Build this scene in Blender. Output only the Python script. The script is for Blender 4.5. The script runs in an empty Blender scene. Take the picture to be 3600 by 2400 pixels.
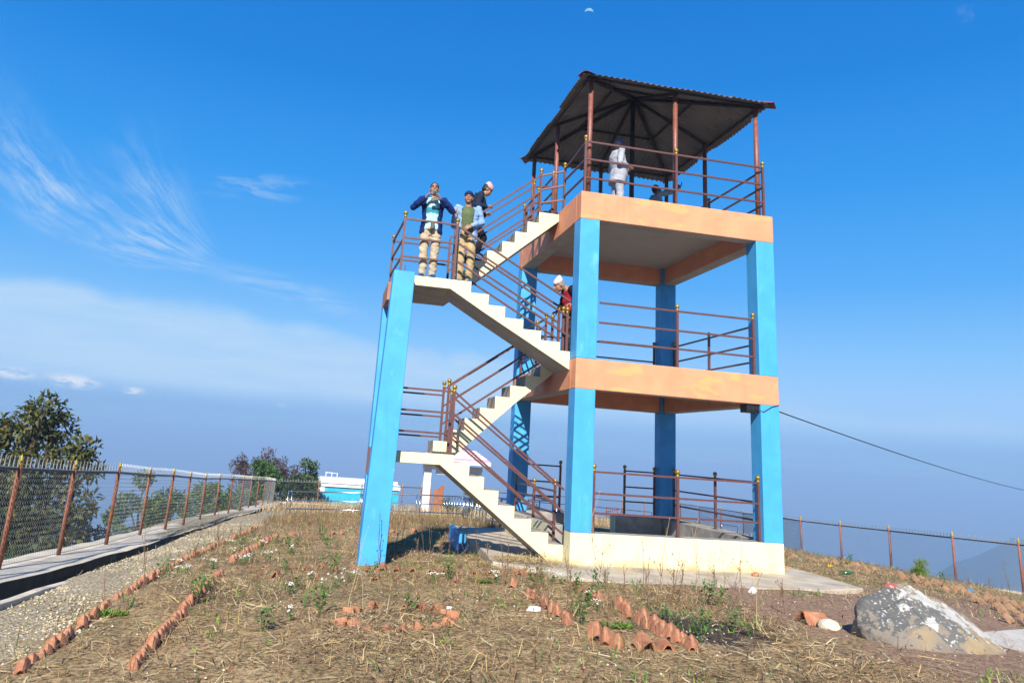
import bpy, bmesh, math, random
import numpy as np
from mathutils import Vector, Matrix
random.seed(7); RNG = np.random.default_rng(7)
S = bpy.context.scene
COL = S.collection
PI = math.pi
ALB = .82

# ------------------------------------------------------------------ materials
def mat(name, col, rough=.8, var=.12, scale=6., col2=None, bump=0., bscale=60., metal=0., detail=6., spec=.3, mixlo=.4, mixhi=.65):
    m = bpy.data.materials.new(name); m.use_nodes = True
    nt = m.node_tree; b = nt.nodes['Principled BSDF']
    b.inputs['Roughness'].default_value = rough; b.inputs['Metallic'].default_value = metal
    b.inputs['Specular IOR Level'].default_value = spec
    tc = nt.nodes.new('ShaderNodeTexCoord')
    n = nt.nodes.new('ShaderNodeTexNoise'); n.inputs['Scale'].default_value = scale; n.inputs['Detail'].default_value = detail
    nt.links.new(tc.outputs['Object'], n.inputs['Vector'])
    r = nt.nodes.new('ShaderNodeValToRGB')
    r.color_ramp.elements[0].position = mixlo; r.color_ramp.elements[1].position = mixhi
    col = tuple(c * ALB for c in col); col2 = tuple(c * ALB for c in col2) if col2 else None
    c2 = col2 or tuple(max(0, c * (1 - 2 * var)) for c in col)
    r.color_ramp.elements[0].color = (*c2, 1); r.color_ramp.elements[1].color = (*col, 1)
    nt.links.new(n.outputs['Fac'], r.inputs['Fac']); nt.links.new(r.outputs['Color'], b.inputs['Base Color'])
    if bump:
        n2 = nt.nodes.new('ShaderNodeTexNoise'); n2.inputs['Scale'].default_value = bscale; n2.inputs['Detail'].default_value = 8
        nt.links.new(tc.outputs['Object'], n2.inputs['Vector'])
        bp = nt.nodes.new('ShaderNodeBump'); bp.inputs['Strength'].default_value = bump; bp.inputs['Distance'].default_value = .02
        nt.links.new(n2.outputs['Fac'], bp.inputs['Height']); nt.links.new(bp.outputs['Normal'], b.inputs['Normal'])
    return m

def overlay(m, col, scale, lo, hi, stretch=(1, 1, 1), fac=1., detail=5.):
    """second noise layer of stains over an existing material"""
    nt = m.node_tree; b = nt.nodes['Principled BSDF']
    src = b.inputs['Base Color'].links[0].from_socket
    tc = nt.nodes.new('ShaderNodeTexCoord'); mp = nt.nodes.new('ShaderNodeMapping'); mp.inputs['Scale'].default_value = stretch
    n = nt.nodes.new('ShaderNodeTexNoise'); n.inputs['Scale'].default_value = scale; n.inputs['Detail'].default_value = detail
    mr = nt.nodes.new('ShaderNodeMapRange'); mr.inputs['From Min'].default_value = lo; mr.inputs['From Max'].default_value = hi
    mr.inputs['To Max'].default_value = fac
    mx = nt.nodes.new('ShaderNodeMix'); mx.data_type = 'RGBA'
    nt.links.new(tc.outputs['Object'], mp.inputs['Vector']); nt.links.new(mp.outputs['Vector'], n.inputs['Vector'])
    nt.links.new(n.outputs['Fac'], mr.inputs['Value']); nt.links.new(mr.outputs['Result'], mx.inputs['Factor'])
    nt.links.new(src, mx.inputs['A']); mx.inputs['B'].default_value = (*(c * ALB for c in col), 1)
    nt.links.new(mx.outputs['Result'], b.inputs['Base Color'])
    return m

M = {}
M['blue'] = overlay(mat('blue_paint', (.062, .37, .74), .55, .06, 3., bump=.12, bscale=30), (.20, .56, .78), 5, .60, .75, (1, 1, .5), .35)
M['blue'] = overlay(M['blue'], (.035, .24, .46), 2.4, .56, .76, (4, 4, .3), .45)
M['blue'] = overlay(M['blue'], (.6, .7, .75), 38, .72, .76, fac=.8, detail=2)
M['orange'] = overlay(mat('orange_paint', (.80, .315, .165), .7, .07, 2.5, bump=.1, bscale=25), (.80, .385, .13), 1.9, .54, .62, (1, 1, 2.4), .6)
M['orange'] = overlay(M['orange'], (.46, .15, .08), 3, .60, .8, (4, 4, .3), .35)
M['cream'] = overlay(mat('cream_paint', (.77, .70, .44), .7, .03, 2., bump=.08, bscale=20), (.62, .50, .22), 2.0, .58, .76, (1, 1, .5), .45)
def splash():
    # mud splashed up from the ground along the foot of the wall
    m = mat('cream_paint_muddy_foot', (.77, .70, .44), .7, .03, 2., bump=.08, bscale=20); nt = m.node_tree; b = nt.nodes['Principled BSDF']; src = b.inputs['Base Color'].links[0].from_socket
    tc = nt.nodes.new('ShaderNodeTexCoord'); sp = nt.nodes.new('ShaderNodeSeparateXYZ'); nt.links.new(tc.outputs['Object'], sp.inputs[0]); n = nt.nodes.new('ShaderNodeTexNoise'); n.inputs['Scale'].default_value = 5; n.inputs['Detail'].default_value = 9; nt.links.new(tc.outputs['Object'], n.inputs['Vector'])
    a = nt.nodes.new('ShaderNodeMath'); a.operation = 'MULTIPLY_ADD'; nt.links.new(n.outputs['Fac'], a.inputs[0]); a.inputs[1].default_value = .42; nt.links.new(sp.outputs['Z'], a.inputs[2])
    r = nt.nodes.new('ShaderNodeMapRange'); r.inputs['From Min'].default_value = .34; r.inputs['From Max'].default_value = .16; r.inputs['To Max'].default_value = .85; nt.links.new(a.outputs[0], r.inputs['Value'])
    mx = nt.nodes.new('ShaderNodeMix'); mx.data_type = 'RGBA'; nt.links.new(r.outputs['Result'], mx.inputs['Factor']); nt.links.new(src, mx.inputs['A']); mx.inputs['B'].default_value = (.40, .27, .11, 1); nt.links.new(mx.outputs['Result'], b.inputs['Base Color'])
    return m
M['creamfoot'] = overlay(splash(), (.60, .50, .26), 2.4, .56, .74, (1, 1, .4), .35)
M['plaster'] = overlay(mat('grey_plaster', (.46, .40, .34), .9, .08, 2.5, bump=.1), (.22, .18, .15), 3., .60, .8, fac=.6)
M['ceiling'] = overlay(mat('ceiling_plaster', (.50, .45, .40), .9, .05, 1.5, bump=.06), (.32, .27, .23), 1.5, .55, .8, fac=.5)
M['concrete'] = overlay(mat('bare_concrete', (.36, .33, .29), .9, .15, 5., bump=.3, bscale=40), (.16, .14, .12), 2.6, .56, .72, fac=.7)
M['apron'] = overlay(mat('apron_concrete', (.54, .455, .35), .9, .12, 3., bump=.3, bscale=50), (.27, .21, .15), 1.3, .54, .68, fac=.75)
M['apron'] = overlay(M['apron'], (.48, .34, .15), 1.8, .54, .68, fac=.6)
M['maroon'] = overlay(mat('maroon_paint', (.135, .050, .042), .45, .12, 20., bump=.08, bscale=80, spec=.5), (.30, .18, .15), 30, .66, .74, fac=.5)
M['pole'] = overlay(mat('rusty_red_pole', (.27, .085, .055), .5, .15, 12., bump=.15, bscale=60, spec=.5), (.36, .20, .15), 22, .60, .72, fac=.6)
M['gold'] = mat('gold_paint', (.46, .29, .04), .38, .2, 30., metal=.5, spec=.6)
M['sheet_under'] = overlay(mat('weathered_tin', (.20, .178, .16), .75, .15, 1.5, metal=.1), (.10, .08, .07), 5, .55, .75, (1, 1, 1), .7)
M['frame'] = mat('dark_brown_steel', (.045, .026, .024), .7, .2, 10)
M['pinkcap'] = mat('faded_pink_ridge', (.26, .075, .10), .6, .12, 4)
M['steel'] = mat('stainless_steel', (.62, .62, .62), .22, .05, 10, metal=1.)
M['galv'] = mat('galvanised_steel', (.55, .56, .56), .38, .12, 14, metal=.8)
M['wire'] = mat('galvanised_wire', (.48, .50, .50), .45, .1, 30, metal=.6)
M['rust'] = overlay(mat('rusty_post', (.30, .105, .05), .75, .2, 12, bump=.2), (.16, .06, .04), 26, .52, .66, fac=.8)
M['rpost'] = overlay(mat('red_brown_post', (.30, .12, .085), .7, .15, 10, bump=.1), (.18, .07, .05), 20, .56, .7, fac=.7)
M['terra'] = overlay(mat('terracotta', (.50, .205, .105), .9, .16, 9, bump=.35, bscale=70), (.44, .32, .22), 9, .56, .74, fac=.4)
M['terradust'] = overlay(mat('dusty_terracotta', (.36, .20, .115), .95, .2, 7, bump=.4, bscale=50), (.24, .16, .09), 4, .48, .64, fac=.8)
M['terra'] = overlay(M['terra'], (.13, .075, .05), 6, .60, .74, fac=.7)
M['white'] = overlay(mat('white_paint', (.78, .77, .75), .7, .04, 3), (.5, .46, .42), 5, .62, .8, fac=.5)
M['turq'] = mat('turquoise_paint', (.03, .44, .62), .65, .08, 4)
M['pink'] = mat('pink_tin', (.78, .36, .48), .6, .1, 5)
M['leafbrown'] = mat('brown_gate_paint', (.36, .145, .07), .6, .12, 6)
M['black'] = mat('black_plastic', (.012, .012, .013), .4, .1, 20, spec=.5)
M['wirebk'] = mat('black_cable', (.02, .02, .022), .6, .1, 10)
M['straw'] = mat('dry_straw', (.58, .42, .19), .95, .22, 3., col2=(.32, .20, .085))
M['stalk'] = mat('dry_stalk', (.24, .15, .085), .95, .2, 8)
M['stalkpale'] = mat('pale_dry_stalk', (.52, .40, .22), .95, .15, 8)
M['green'] = mat('weed_green', (.10, .20, .03), .7, .2, 20, col2=(.05, .115, .02))
M['greenlt'] = mat('bright_green', (.22, .33, .04), .7, .15, 20)
M['petal'] = mat('white_petal', (.80, .79, .74), .8, .04, 20)
M['bark'] = mat('bark', (.12, .085, .06), .95, .25, 14, bump=.4)
def leafmat(name, a, b_, c=None):
    m = mat(name, a, .65, .2, 1.6, col2=b_, spec=.35, mixlo=.35, mixhi=.65)
    if c: overlay(m, c, 3.3, .58, .66, fac=.8)
    nt = m.node_tree; p = nt.nodes['Principled BSDF']; o = nt.nodes['Material Output']
    t = nt.nodes.new('ShaderNodeBsdfTranslucent'); mx = nt.nodes.new('ShaderNodeMixShader'); mx.inputs[0].default_value = .25
    nt.links.new(p.inputs['Base Color'].links[0].from_socket, t.inputs['Color'])
    nt.links.new(p.outputs[0], mx.inputs[1]); nt.links.new(t.outputs[0], mx.inputs[2]); nt.links.new(mx.outputs[0], o.inputs['Surface'])
    return m
M['lf_olive'] = leafmat('olive_leaves', (.145, .145, .034), (.045, .062, .016), (.21, .16, .035))
M['lf_green'] = leafmat('fresh_leaves', (.13, .19, .035), (.065, .11, .02))
M['lf_dark'] = leafmat('dark_leaves', (.07, .10, .028), (.035, .06, .018))
M['lf_brown'] = leafmat('withered_leaves', (.16, .085, .065), (.10, .05, .042))

# ------------------------------------------------------------------ object helpers
def tag(o, label=None, cat=None, group=None, kind=None):
    if label: o['label'] = label
    if cat: o['category'] = cat
    if group: o['group'] = group
    if kind: o['kind'] = kind
    return o
def empty(name, loc=(0, 0, 0), rz=0.):
    o = bpy.data.objects.new(name, None); COL.objects.link(o); o.location = loc; o.rotation_euler = (0, 0, rz)
    o.empty_display_size = .2
    return o
def link(name, me, parent=None):
    o = bpy.data.objects.new(name, me); COL.objects.link(o)
    if parent: o.parent = parent
    return o
def copy_tree(o, parent=None):
    c = o.copy(); COL.objects.link(c)
    if parent: c.parent = parent
    for ch in list(o.children): copy_tree(ch, c)
    return c

class MB:
    """collects verts/faces with material slots; build() links ONE mesh object"""
    def __init__(s): s.v = []; s.f = []; s.m = []; s.mi = 0; s.smooth = False; s.sm = []
    def add(s, vs, fs):
        b = len(s.v); s.v += [tuple(p) for p in vs]
        for f in fs: s.f.append(tuple(b + i for i in f)); s.m.append(s.mi); s.sm.append(s.smooth)
    def box(s, x0, x1, y0, y1, z0, z1):
        s.add([(x0, y0, z0), (x1, y0, z0), (x1, y1, z0), (x0, y1, z0), (x0, y0, z1), (x1, y0, z1), (x1, y1, z1), (x0, y1, z1)],
              [(0, 3, 2, 1), (4, 5, 6, 7), (0, 1, 5, 4), (1, 2, 6, 5), (2, 3, 7, 6), (3, 0, 4, 7)])
    def bar(s, p, q, w, h=None, up=(0, 0, 1)):
        h = h or w; p = Vector(p); q = Vector(q); d = (q - p).normalized(); u = Vector(up)
        if abs(d.dot(u)) > .98: u = Vector((0, 1, 0))
        a = d.cross(u).normalized(); c = a.cross(d).normalized()
        vs = []
        for e in (p, q):
            for i, j in ((-1, -1), (1, -1), (1, 1), (-1, 1)): vs.append(e + a * (i * w / 2) + c * (j * h / 2))
        s.add(vs, [(0, 1, 2, 3), (7, 6, 5, 4), (0, 4, 5, 1), (1, 5, 6, 2), (2, 6, 7, 3), (3, 7, 4, 0)])
    def tube(s, pts, r, n=8, cap=True):
        pts = [Vector(p) for p in pts]; R = r if isinstance(r, (list, tuple)) else [r] * len(pts)
        vs = []; prev = None
        for i, p in enumerate(pts):
            d = (pts[min(i + 1, len(pts) - 1)] - pts[max(i - 1, 0)]).normalized()
            if prev is None:
                u = Vector((0, 0, 1)) if abs(d.z) < .9 else Vector((0, 1, 0))
                a = d.cross(u).normalized()
            else:
                a = (prev - d * prev.dot(d)).normalized()
            prev = a; c = d.cross(a)
            for k in range(n):
                t = 2 * PI * k / n; vs.append(p + a * (math.cos(t) * R[i]) + c * (math.sin(t) * R[i]))
        fs = []
        for i in range(len(pts) - 1):
            for k in range(n):
                k2 = (k + 1) % n; fs.append((i * n + k, i * n + k2, (i + 1) * n + k2, (i + 1) * n + k))
        if cap:
            fs.append(tuple(range(n))[::-1]); fs.append(tuple((len(pts) - 1) * n + k for k in range(n)))
        old = s.smooth; s.smooth = n > 5; s.add(vs, fs); s.smooth = old
    def lathe(s, base, prof, n=12):
        bx, by, bz = base; vs = []; fs = []
        for r, z in prof:
            for k in range(n): t = 2 * PI * k / n; vs.append((bx + r * math.cos(t), by + r * math.sin(t), bz + z))
        for i in range(len(prof) - 1):
            for k in range(n):
                k2 = (k + 1) % n; fs.append((i * n + k, i * n + k2, (i + 1) * n + k2, (i + 1) * n + k))
        fs.append(tuple((len(prof) - 1) * n + k for k in range(n)))
        old = s.smooth; s.smooth = True; s.add(vs, fs); s.smooth = old
    def prism(s, poly, y0, y1, matf=None, axis='y'):
        """polygon in (x,z) extruded along y  (or in (x,y) along z)"""
        n = len(poly)
        area = sum(poly[i][0] * poly[(i + 1) % n][1] - poly[(i + 1) % n][0] * poly[i][1] for i in range(n))
        if area < 0: poly = poly[::-1]
        mk = (lambda a, b, t: (a, t, b)) if axis == 'y' else (lambda a, b, t: (a, b, t))
        vs = [mk(a, b, y0) for a, b in poly] + [mk(a, b, y1) for a, b in poly]
        m0 = s.mi
        if axis == 'y':
            caps = [tuple(range(n)), tuple(range(n, 2 * n))[::-1]]; sides = [(i, i + n, (i + 1) % n + n, (i + 1) % n) for i in range(n)]
        else:
            caps = [tuple(range(n))[::-1], tuple(range(n, 2 * n))]; sides = [(i, (i + 1) % n, (i + 1) % n + n, i + n) for i in range(n)]
        b = len(s.v); s.v += vs
        for f in caps + sides:
            P = [Vector(vs[i]) for i in f]; nn = Vector((0, 0, 0))
            for i in range(len(P)): nn += P[i].cross(P[(i + 1) % len(P)])
            nn.normalize()
            s.f.append(tuple(b + i for i in f)); s.m.append(matf(nn) if matf else m0); s.sm.append(False)
    def mesh(s, name, mats):
        me = bpy.data.meshes.new(name); me.from_pydata(s.v, [], s.f)
        for m in (mats if isinstance(mats, (list, tuple)) else [mats]): me.materials.append(m)
        me.polygons.foreach_set('material_index', s.m); me.polygons.foreach_set('use_smooth', s.sm); me.update()
        return me
    def build(s, name, mats, parent=None, bevel=0.):
        o = link(name, s.mesh(name, mats), parent)
        if bevel:
            bm = o.modifiers.new('bevel', 'BEVEL'); bm.width = bevel; bm.segments = 2; bm.limit_method = 'ANGLE'
        return o

def np_mesh(name, V, F, mats, mi=None, smooth=False):
    V = np.asarray(V, np.float32); F = np.asarray(F, np.int32); k = F.shape[1]
    me = bpy.data.meshes.new(name)
    me.vertices.add(len(V)); me.vertices.foreach_set('co', V.ravel())
    me.loops.add(F.size); me.loops.foreach_set('vertex_index', F.ravel())
    me.polygons.add(len(F)); me.polygons.foreach_set('loop_start', np.arange(0, F.size, k, dtype=np.int32))
    me.polygons.foreach_set('loop_total', np.full(len(F), k, np.int32))
    for m in (mats if isinstance(mats, (list, tuple)) else [mats]): me.materials.append(m)
    if mi is not None: me.polygons.foreach_set('material_index', np.asarray(mi, np.int32))
    if smooth: me.polygons.foreach_set('use_smooth', np.ones(len(F), bool))
    me.update(calc_edges=True); me.validate()
    return me

# ------------------------------------------------------------------ terrain
CF = [-0.040843606949315756, 0.013513386965703575, -0.035315917366722974, -0.005152137279844265, 0.0009444734487761219, -0.0014182500500348788, 0.00014707478416164455, -3.3619047281036214e-05, -3.04405185747095e-05, 1.9356707081584143e-05]
def zpoly(x, y):
    x = np.clip(np.asarray(x, float), -9, 27); y = np.clip(np.asarray(y, float), -13, 55)
    c = CF
    return c[0] + c[1] * x + c[2] * y + c[3] * x * x + c[4] * x * y + c[5] * y * y + c[6] * x * x * y + c[7] * x * y * y + c[8] * x**3 + c[9] * y**3
def sstep(a, b, x):
    t = np.clip((np.asarray(x, float) - a) / (b - a), 0, 1); return t * t * (3 - 2 * t)
LPOST = [(-8.35, -4.9, -.12), (-8.22, -2.3, -.21), (-8.10, -.35, -.33), (-7.962, 1.61, -.436), (-7.755, 3.584, -.517), (-7.767, 6.407, -.689), (-7.652, 8.666, -.798), (-7.577, 10.889, -.942), (-7.595, 14.126, -1.132), (-7.515, 17.163, -1.269), (-7.262, 19.144, -1.367), (-7.134, 22.379, -1.533), (-7.095, 26.227, -1.738), (-6.873, 27.821, -1.82), (-6.65, 29.334, -1.893), (-6.632, 33.678, -2.138), (-6.65, 39.437, -2.463)]
RPOST = [(16.35, 4.6, -1.02), (16.05, 7.06, -1.192), (15.36, 8.657, -1.223), (16.02, 12.07, -1.373), (15.863, 14.407, -1.451), (15.762, 16.673, -1.515), (17.4, 20.5, -1.67), (19.2, 24.4, -1.88), (20.9, 28.3, -2.06), (22.632, 32.293, -2.258), (23.858, 37.169, -2.404), (25.301, 42.864, -2.61), (25.695, 46.685, -2.692)]
BPOST = [(-6.65, 39.437, -2.463), (-3.83, 37.741, -2.307), (-1.079, 37.935, -2.329), (-.2, 34.3, -2.07), (.9, 32.0, -1.95), (1.72, 30.1, -1.83)]
B2POST = [(5.2, 30.1, -1.83), (8.2, 32.2, -1.93), (11.2, 34.4, -2.05), (14.2, 36.5, -2.2), (17.163, 38.517, -2.325), (20.0, 41.2, -2.45), (22.9, 44.0, -2.56), (25.695, 46.685, -2.692)]
APRON = [(-1.26, -.05), (-.62, -.62), (-.35, -1.14), (.5, -1.62), (2.1, -1.45), (3.5, -1.38), (4.4, -1.08), (4.5, .3), (4.55, 5.0), (-.95, 5.05), (-1.12, 3.5), (-1.03, 3.35), (-1.12, 1.4)]
APZ = .012
def inpoly(poly, x, y):
    x = np.asarray(x, float); y = np.asarray(y, float); c = np.zeros(x.shape, bool); n = len(poly)
    for i in range(n):
        x0, y0 = poly[i]; x1, y1 = poly[(i + 1) % n]
        if y0 == y1: continue
        c ^= ((y0 > y) != (y1 > y)) & (x < (x1 - x0) * (y - y0) / (y1 - y0) + x0)
    return c
def distpoly(poly, x, y):
    x = np.asarray(x, float); y = np.asarray(y, float); d = np.full(x.shape, 1e9); n = len(poly)
    for i in range(n):
        ax, ay = poly[i]; bx, by = poly[(i + 1) % n]; ux, uy = bx - ax, by - ay; L = ux * ux + uy * uy
        t = np.clip(((x - ax) * ux + (y - ay) * uy) / L, 0, 1)
        d = np.minimum(d, np.hypot(x - ax - t * ux, y - ay - t * uy))
    return d
EDGE = [(-9.2, -30), (-9.0, -5)] + [(p[0] - .75, p[1]) for p in LPOST[3:-1]] + [(-7.6, 40.3), (-1, 39.2), (3.5, 33.), (14, 38.2), (26.6, 48.5), (26.9, 46), (24, 33), (17, 17), (17.2, 12), (17.4, 3), (17.5, -30)]
def zg(x, y):
    """ground height"""
    x = np.asarray(x, float); y = np.asarray(y, float)
    z = zpoly(x, y)
    xl = np.interp(y, [p[1] for p in LPOST], [p[0] for p in LPOST])
    dd = x - xl
    z = z - .0 * sstep(1.6, 1.0, dd) - .13 * sstep(.99, .93, dd) * sstep(.55, .62, dd)          # the ground drops to the foot of the concrete footing
    a = (sstep(-1.0, -.55, x) * sstep(4.5, 4.1, x) * sstep(-1.5, -1.1, y) * sstep(5.2, 4.8, y))
    z = np.where(a > 0, z * (1 - a) + a * np.minimum(z, -.07), z)
    z = z - .22 * np.exp(-((x + 1.6) / .55) ** 2 - ((y - 3.6) / 1.6) ** 2)  # hollow beside the blue kerb
    ins = inpoly(EDGE, x, y); d = distpoly(EDGE, x, y)
    return np.where(ins, z, z - .62 * d - .25 * np.minimum(d, 1.5))
def zgs(x, y): return float(zg(np.array([x]), np.array([y]))[0])

def noise2(x, y, f, seed=0, oct=4):
    r = np.random.default_rng(seed); out = 0; a = 1.
    for o in range(oct):
        for k in range(5):
            th = r.uniform(0, 2 * PI); ph = r.uniform(0, 2 * PI); ff = f * r.uniform(.7, 1.4)
            out = out + a * np.sin((x * math.cos(th) + y * math.sin(th)) * ff + ph) / 5
        f *= 2.03; a *= .5
    return out

def ground_material():
    m = bpy.data.materials.new('garden_soil'); m.use_nodes = True; nt = m.node_tree; N = nt.nodes; L = nt.links
    b = N['Principled BSDF']; b.inputs['Roughness'].default_value = .97; b.inputs['Specular IOR Level'].default_value = .1
    geo = N.new('ShaderNodeNewGeometry'); sep = N.new('ShaderNodeSeparateXYZ'); L.new(geo.outputs['Position'], sep.inputs[0])
    def noise(sc, det=6., rough=.6):
        n = N.new('ShaderNodeTexNoise'); n.inputs['Scale'].default_value = sc; n.inputs['Detail'].default_value = det; n.inputs['Roughness'].default_value = rough
        L.new(geo.outputs['Position'], n.inputs['Vector']); return n.outputs['Fac']
    def mr(v, a, b_, lo=0., hi=1.):
        n = N.new('ShaderNodeMapRange'); n.inputs['From Min'].default_value = a; n.inputs['From Max'].default_value = b_
        n.inputs['To Min'].default_value = lo; n.inputs['To Max'].default_value = hi; L.new(v, n.inputs['Value']); return n.outputs['Result']
    def mth(op, a, b_):
        n = N.new('ShaderNodeMath'); n.operation = op
        for i, q in enumerate((a, b_)):
            if isinstance(q, (int, float)): n.inputs[i].default_value = q
            else: L.new(q, n.inputs[i])
        return n.outputs[0]
    def mix(f, a, b_):
        n = N.new('ShaderNodeMix'); n.data_type = 'RGBA'
        if isinstance(f, float): n.inputs['Factor'].default_value = f
        else: L.new(f, n.inputs['Factor'])
        for k, q in (('A', a), ('B', b_)):
            if isinstance(q, tuple): n.inputs[k].default_value = (*q, 1)
            else: L.new(q, n.inputs[k])
        return n.outputs['Result']
    fine = noise(22, 8, .7); mid = noise(4, 6); big = noise(.9, 4)
    c = mix(mr(fine, .38, .60), (.105, .06, .03), (.50, .34, .165))
    c = mix(mr(mid, .45, .68), c, mix(mr(fine, .38, .58), (.17, .10, .05), (.58, .42, .215)))
    c = mix(mr(big, .52, .70, 0, .5), c, (.10, .10, .035))
    c = mix(mr(noise(1.7, 5), .50, .64, 0, .55), c, mix(mr(fine, .4, .62), (.075, .044, .022), (.26, .165, .085)))
    X, Y = sep.outputs['X'], sep.outputs['Y']
    wob = mr(mid, .3, .7, -.5, .5)
    # bare reddish soil in front right
    red = mth('MULTIPLY', mr(mth('ADD', X, wob), .5, 1.6), mr(mth('ADD', Y, wob), .5, -1.4))
    c = mix(mth('MULTIPLY', red, .85), c, mix(mr(fine, .36, .62), (.17, .095, .065), (.38, .25, .175)))
    # dark worked soil
    dx = mth('POWER', mth('MULTIPLY', mth('ADD', X, .22), 1 / .62), 2); dy = mth('POWER', mth('MULTIPLY', mth('ADD', Y, 4.5), 1 / .9), 2)
    dk = mr(mth('ADD', mth('ADD', dx, dy), wob), 1.15, .6)
    c = mix(dk, c, mix(mr(fine, .4, .6), (.045, .034, .028), (.10, .078, .062)))
    # pale gravel strip along the left footing
    v = N.new('ShaderNodeTexVoronoi'); v.inputs['Scale'].default_value = 26; L.new(geo.outputs['Position'], v.inputs['Vector'])
    gx = mth('ADD', mth('ADD', X, mth('MULTIPLY', mr(mid, .3, .7, -.5, .5), .6)), mth('MULTIPLY', Y, -.052))
    gv = mth('MULTIPLY', mr(gx, -5.85, -6.25), mr(mid, .28, .46, .6, 1.))
    c = mix(gv, c, mix(mr(v.outputs['Distance'], .15, .55), (.62, .54, .38), (.32, .25, .15)))
    c = mix(.86, (.0, .0, .0), c)
    L.new(c, b.inputs['Base Color'])
    bp = N.new('ShaderNodeBump'); bp.inputs['Strength'].default_value = .9; bp.inputs['Distance'].default_value = .03
    L.new(mth('ADD', mth('MULTIPLY', fine, 1.), mth('MULTIPLY', v.outputs['Distance'], mth('MULTIPLY', gv, -.8))), bp.inputs['Height']); L.new(bp.outputs['Normal'], b.inputs['Normal'])
    return m
M['soil'] = ground_material()
def build_ground():
    def axis(a, b, fa, fb, f, c):
        out = [a]; x = a
        while x < b:
            x += f if fa <= x <= fb else c
            out.append(x)
        return np.array(out)
    xs = np.unique(np.concatenate([axis(-60, 90, -9.6, 8, .16, 1.2), np.arange(-8.2, -6.3, .045)])); ys = axis(-60, 110, -13, 12, .16, 1.2)
    X, Y = np.meshgrid(xs, ys); Z = zg(X, Y)
    near = np.exp(-(np.maximum(0, np.hypot(X + 1, Y) - 14) / 10) ** 2)
    Z = Z + near * .022 * noise2(X, Y, 3.2, 3, 3) * np.where(inpoly(APRON, X, Y), 0, 1)
    V = np.stack([X, Y, Z], -1).reshape(-1, 3); nx = len(xs); ny = len(ys)
    i = np.arange(nx * ny).reshape(ny, nx); F = np.stack([i[:-1, :-1], i[:-1, 1:], i[1:, 1:], i[1:, :-1]], -1).reshape(-1, 4)
    tag(link('ground', np_mesh('ground', V, F, M['soil'], smooth=True)), 'dry brown garden ground with straw, bare soil and a pale gravel strip', 'ground', kind='structure')
build_ground()

# far valley and hills
def build_hills():
    m = mat('forested_hills', (.10, .10, .055), .95, .2, .004, col2=(.05, .06, .03))
    overlay(m, (.34, .20, .13), .0045, .52, .64, fac=.8); 
    for n in m.node_tree.nodes:
        if n.type == 'TEX_COORD':
            for l in list(n.outputs['Object'].links):
                pass
    rr = np.concatenate([[38, 60, 90, 140, 210], np.geomspace(300, 24000, 130)])
    th = np.linspace(-PI, PI, 361)
    R, T = np.meshgrid(rr, th, indexing='ij'); X = R * np.sin(T) + 6; Y = R * np.cos(T) + 12
    base = np.interp(R, [38, 60, 200, 700, 2000, 5000, 9000, 24000], [-22, -40, -130, -360, -640, -680, -560, -1150])
    rid = noise2(X, Y, .0011, 11, 5)
    amp = np.interp(R, [38, 200, 1000, 4000, 9000, 16000, 24000], [0, 8, 70, 170, 210, 260, 200])
    Z = base + amp * np.abs(rid) * 1.2 + np.interp(R, [200, 2000, 9000], [2, 18, 30]) * noise2(X, Y, .006, 5, 3)
    # the shoulder of a nearer wooded ridge on the right
    az = np.degrees(T)
    Z = np.maximum(Z, np.where(R > 900, -60 - 0.019 * np.abs(R - 3000) - 260 * np.clip((52 - az) / 9, 0, 9) ** 1.2 - 40 * np.abs(noise2(X, Y, .004, 9, 3)) - np.where(az > 60, (az - 60) * 8, 0), -9999))
    els = np.interp(az, [22, 30, 36, 40, 42.5, 44.2, 45.2, 46.2, 47.3, 48.6, 50, 53, 60, 75], [-15, -10.5, -8.4, -6.6, -5.4, -4.3, -3.5, -3.0, -2.75, -2.85, -2.5, -2.3, -2.6, -8]) + .16 * np.sin(az * 1.9) + .08 * np.sin(az * 4.7 + 1) + .03 * np.sin(az * 11)
    spur = np.tan(np.radians(els)) * 1500 - .24 * np.abs(R - 1500) + 26 * noise2(X, Y, .009, 9, 4) * np.interp(R, [500, 1000], [0, 1])
    Z = np.where((R > 450) & (az > 21) & (az < 78), np.maximum(Z, spur), Z)
    lim = -np.tan(np.radians(.5)) * R
    Z = np.minimum(Z, lim)
    V = np.stack([X, Y, Z], -1).reshape(-1, 3); a, b = R.shape
    i = np.arange(a * b).reshape(a, b); F = np.stack([i[:-1, :-1], i[1:, :-1], i[1:, 1:], i[:-1, 1:]], -1).reshape(-1, 4)
    tag(link('hills', np_mesh('hills', V, F, m, smooth=True)), 'wooded hills and valley far below, fading into blue haze', 'hills', kind='structure')
build_hills()
SKYSTR = .10; SUNSTR = 4.8; EXPO = .98; HAZED = .00085; HAZECOL = (.345, .525, .77); SKYTINT = (.45, .85, 1.15)
EXM = 2 ** EXPO
SKY = [(0, (.225, .365, .67)), (1.9, (.235, .38, .69)), (3.6, (.34, .52, .82)), (5.5, (.34, .56, .88)), (8, (.25, .54, .91)), (13, (.10, .42, .92)), (20, (.035, .33, .87)), (28, (.012, .24, .76)), (40, (.006, .18, .66))]
SKY = [(p_, tuple(c_ / EXM for c_ in q_)) for p_, q_ in SKY]
M['wiredark'] = mat('dark_wire', (.13, .15, .17), .6, .1, 20, metal=.3); M['pinkpale'] = mat('pale_pink_tin', (.80, .62, .68), .6, .06, 5)
M['orangebrown'] = mat('brown_beam_paint', (.42, .20, .14), .8, .12, 4, bump=.1)
M['tread'] = overlay(mat('stair_tread', (.40, .34, .28), .9, .1, 4, bump=.2), (.24, .19, .15), 6, .55, .75, fac=.6)
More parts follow.
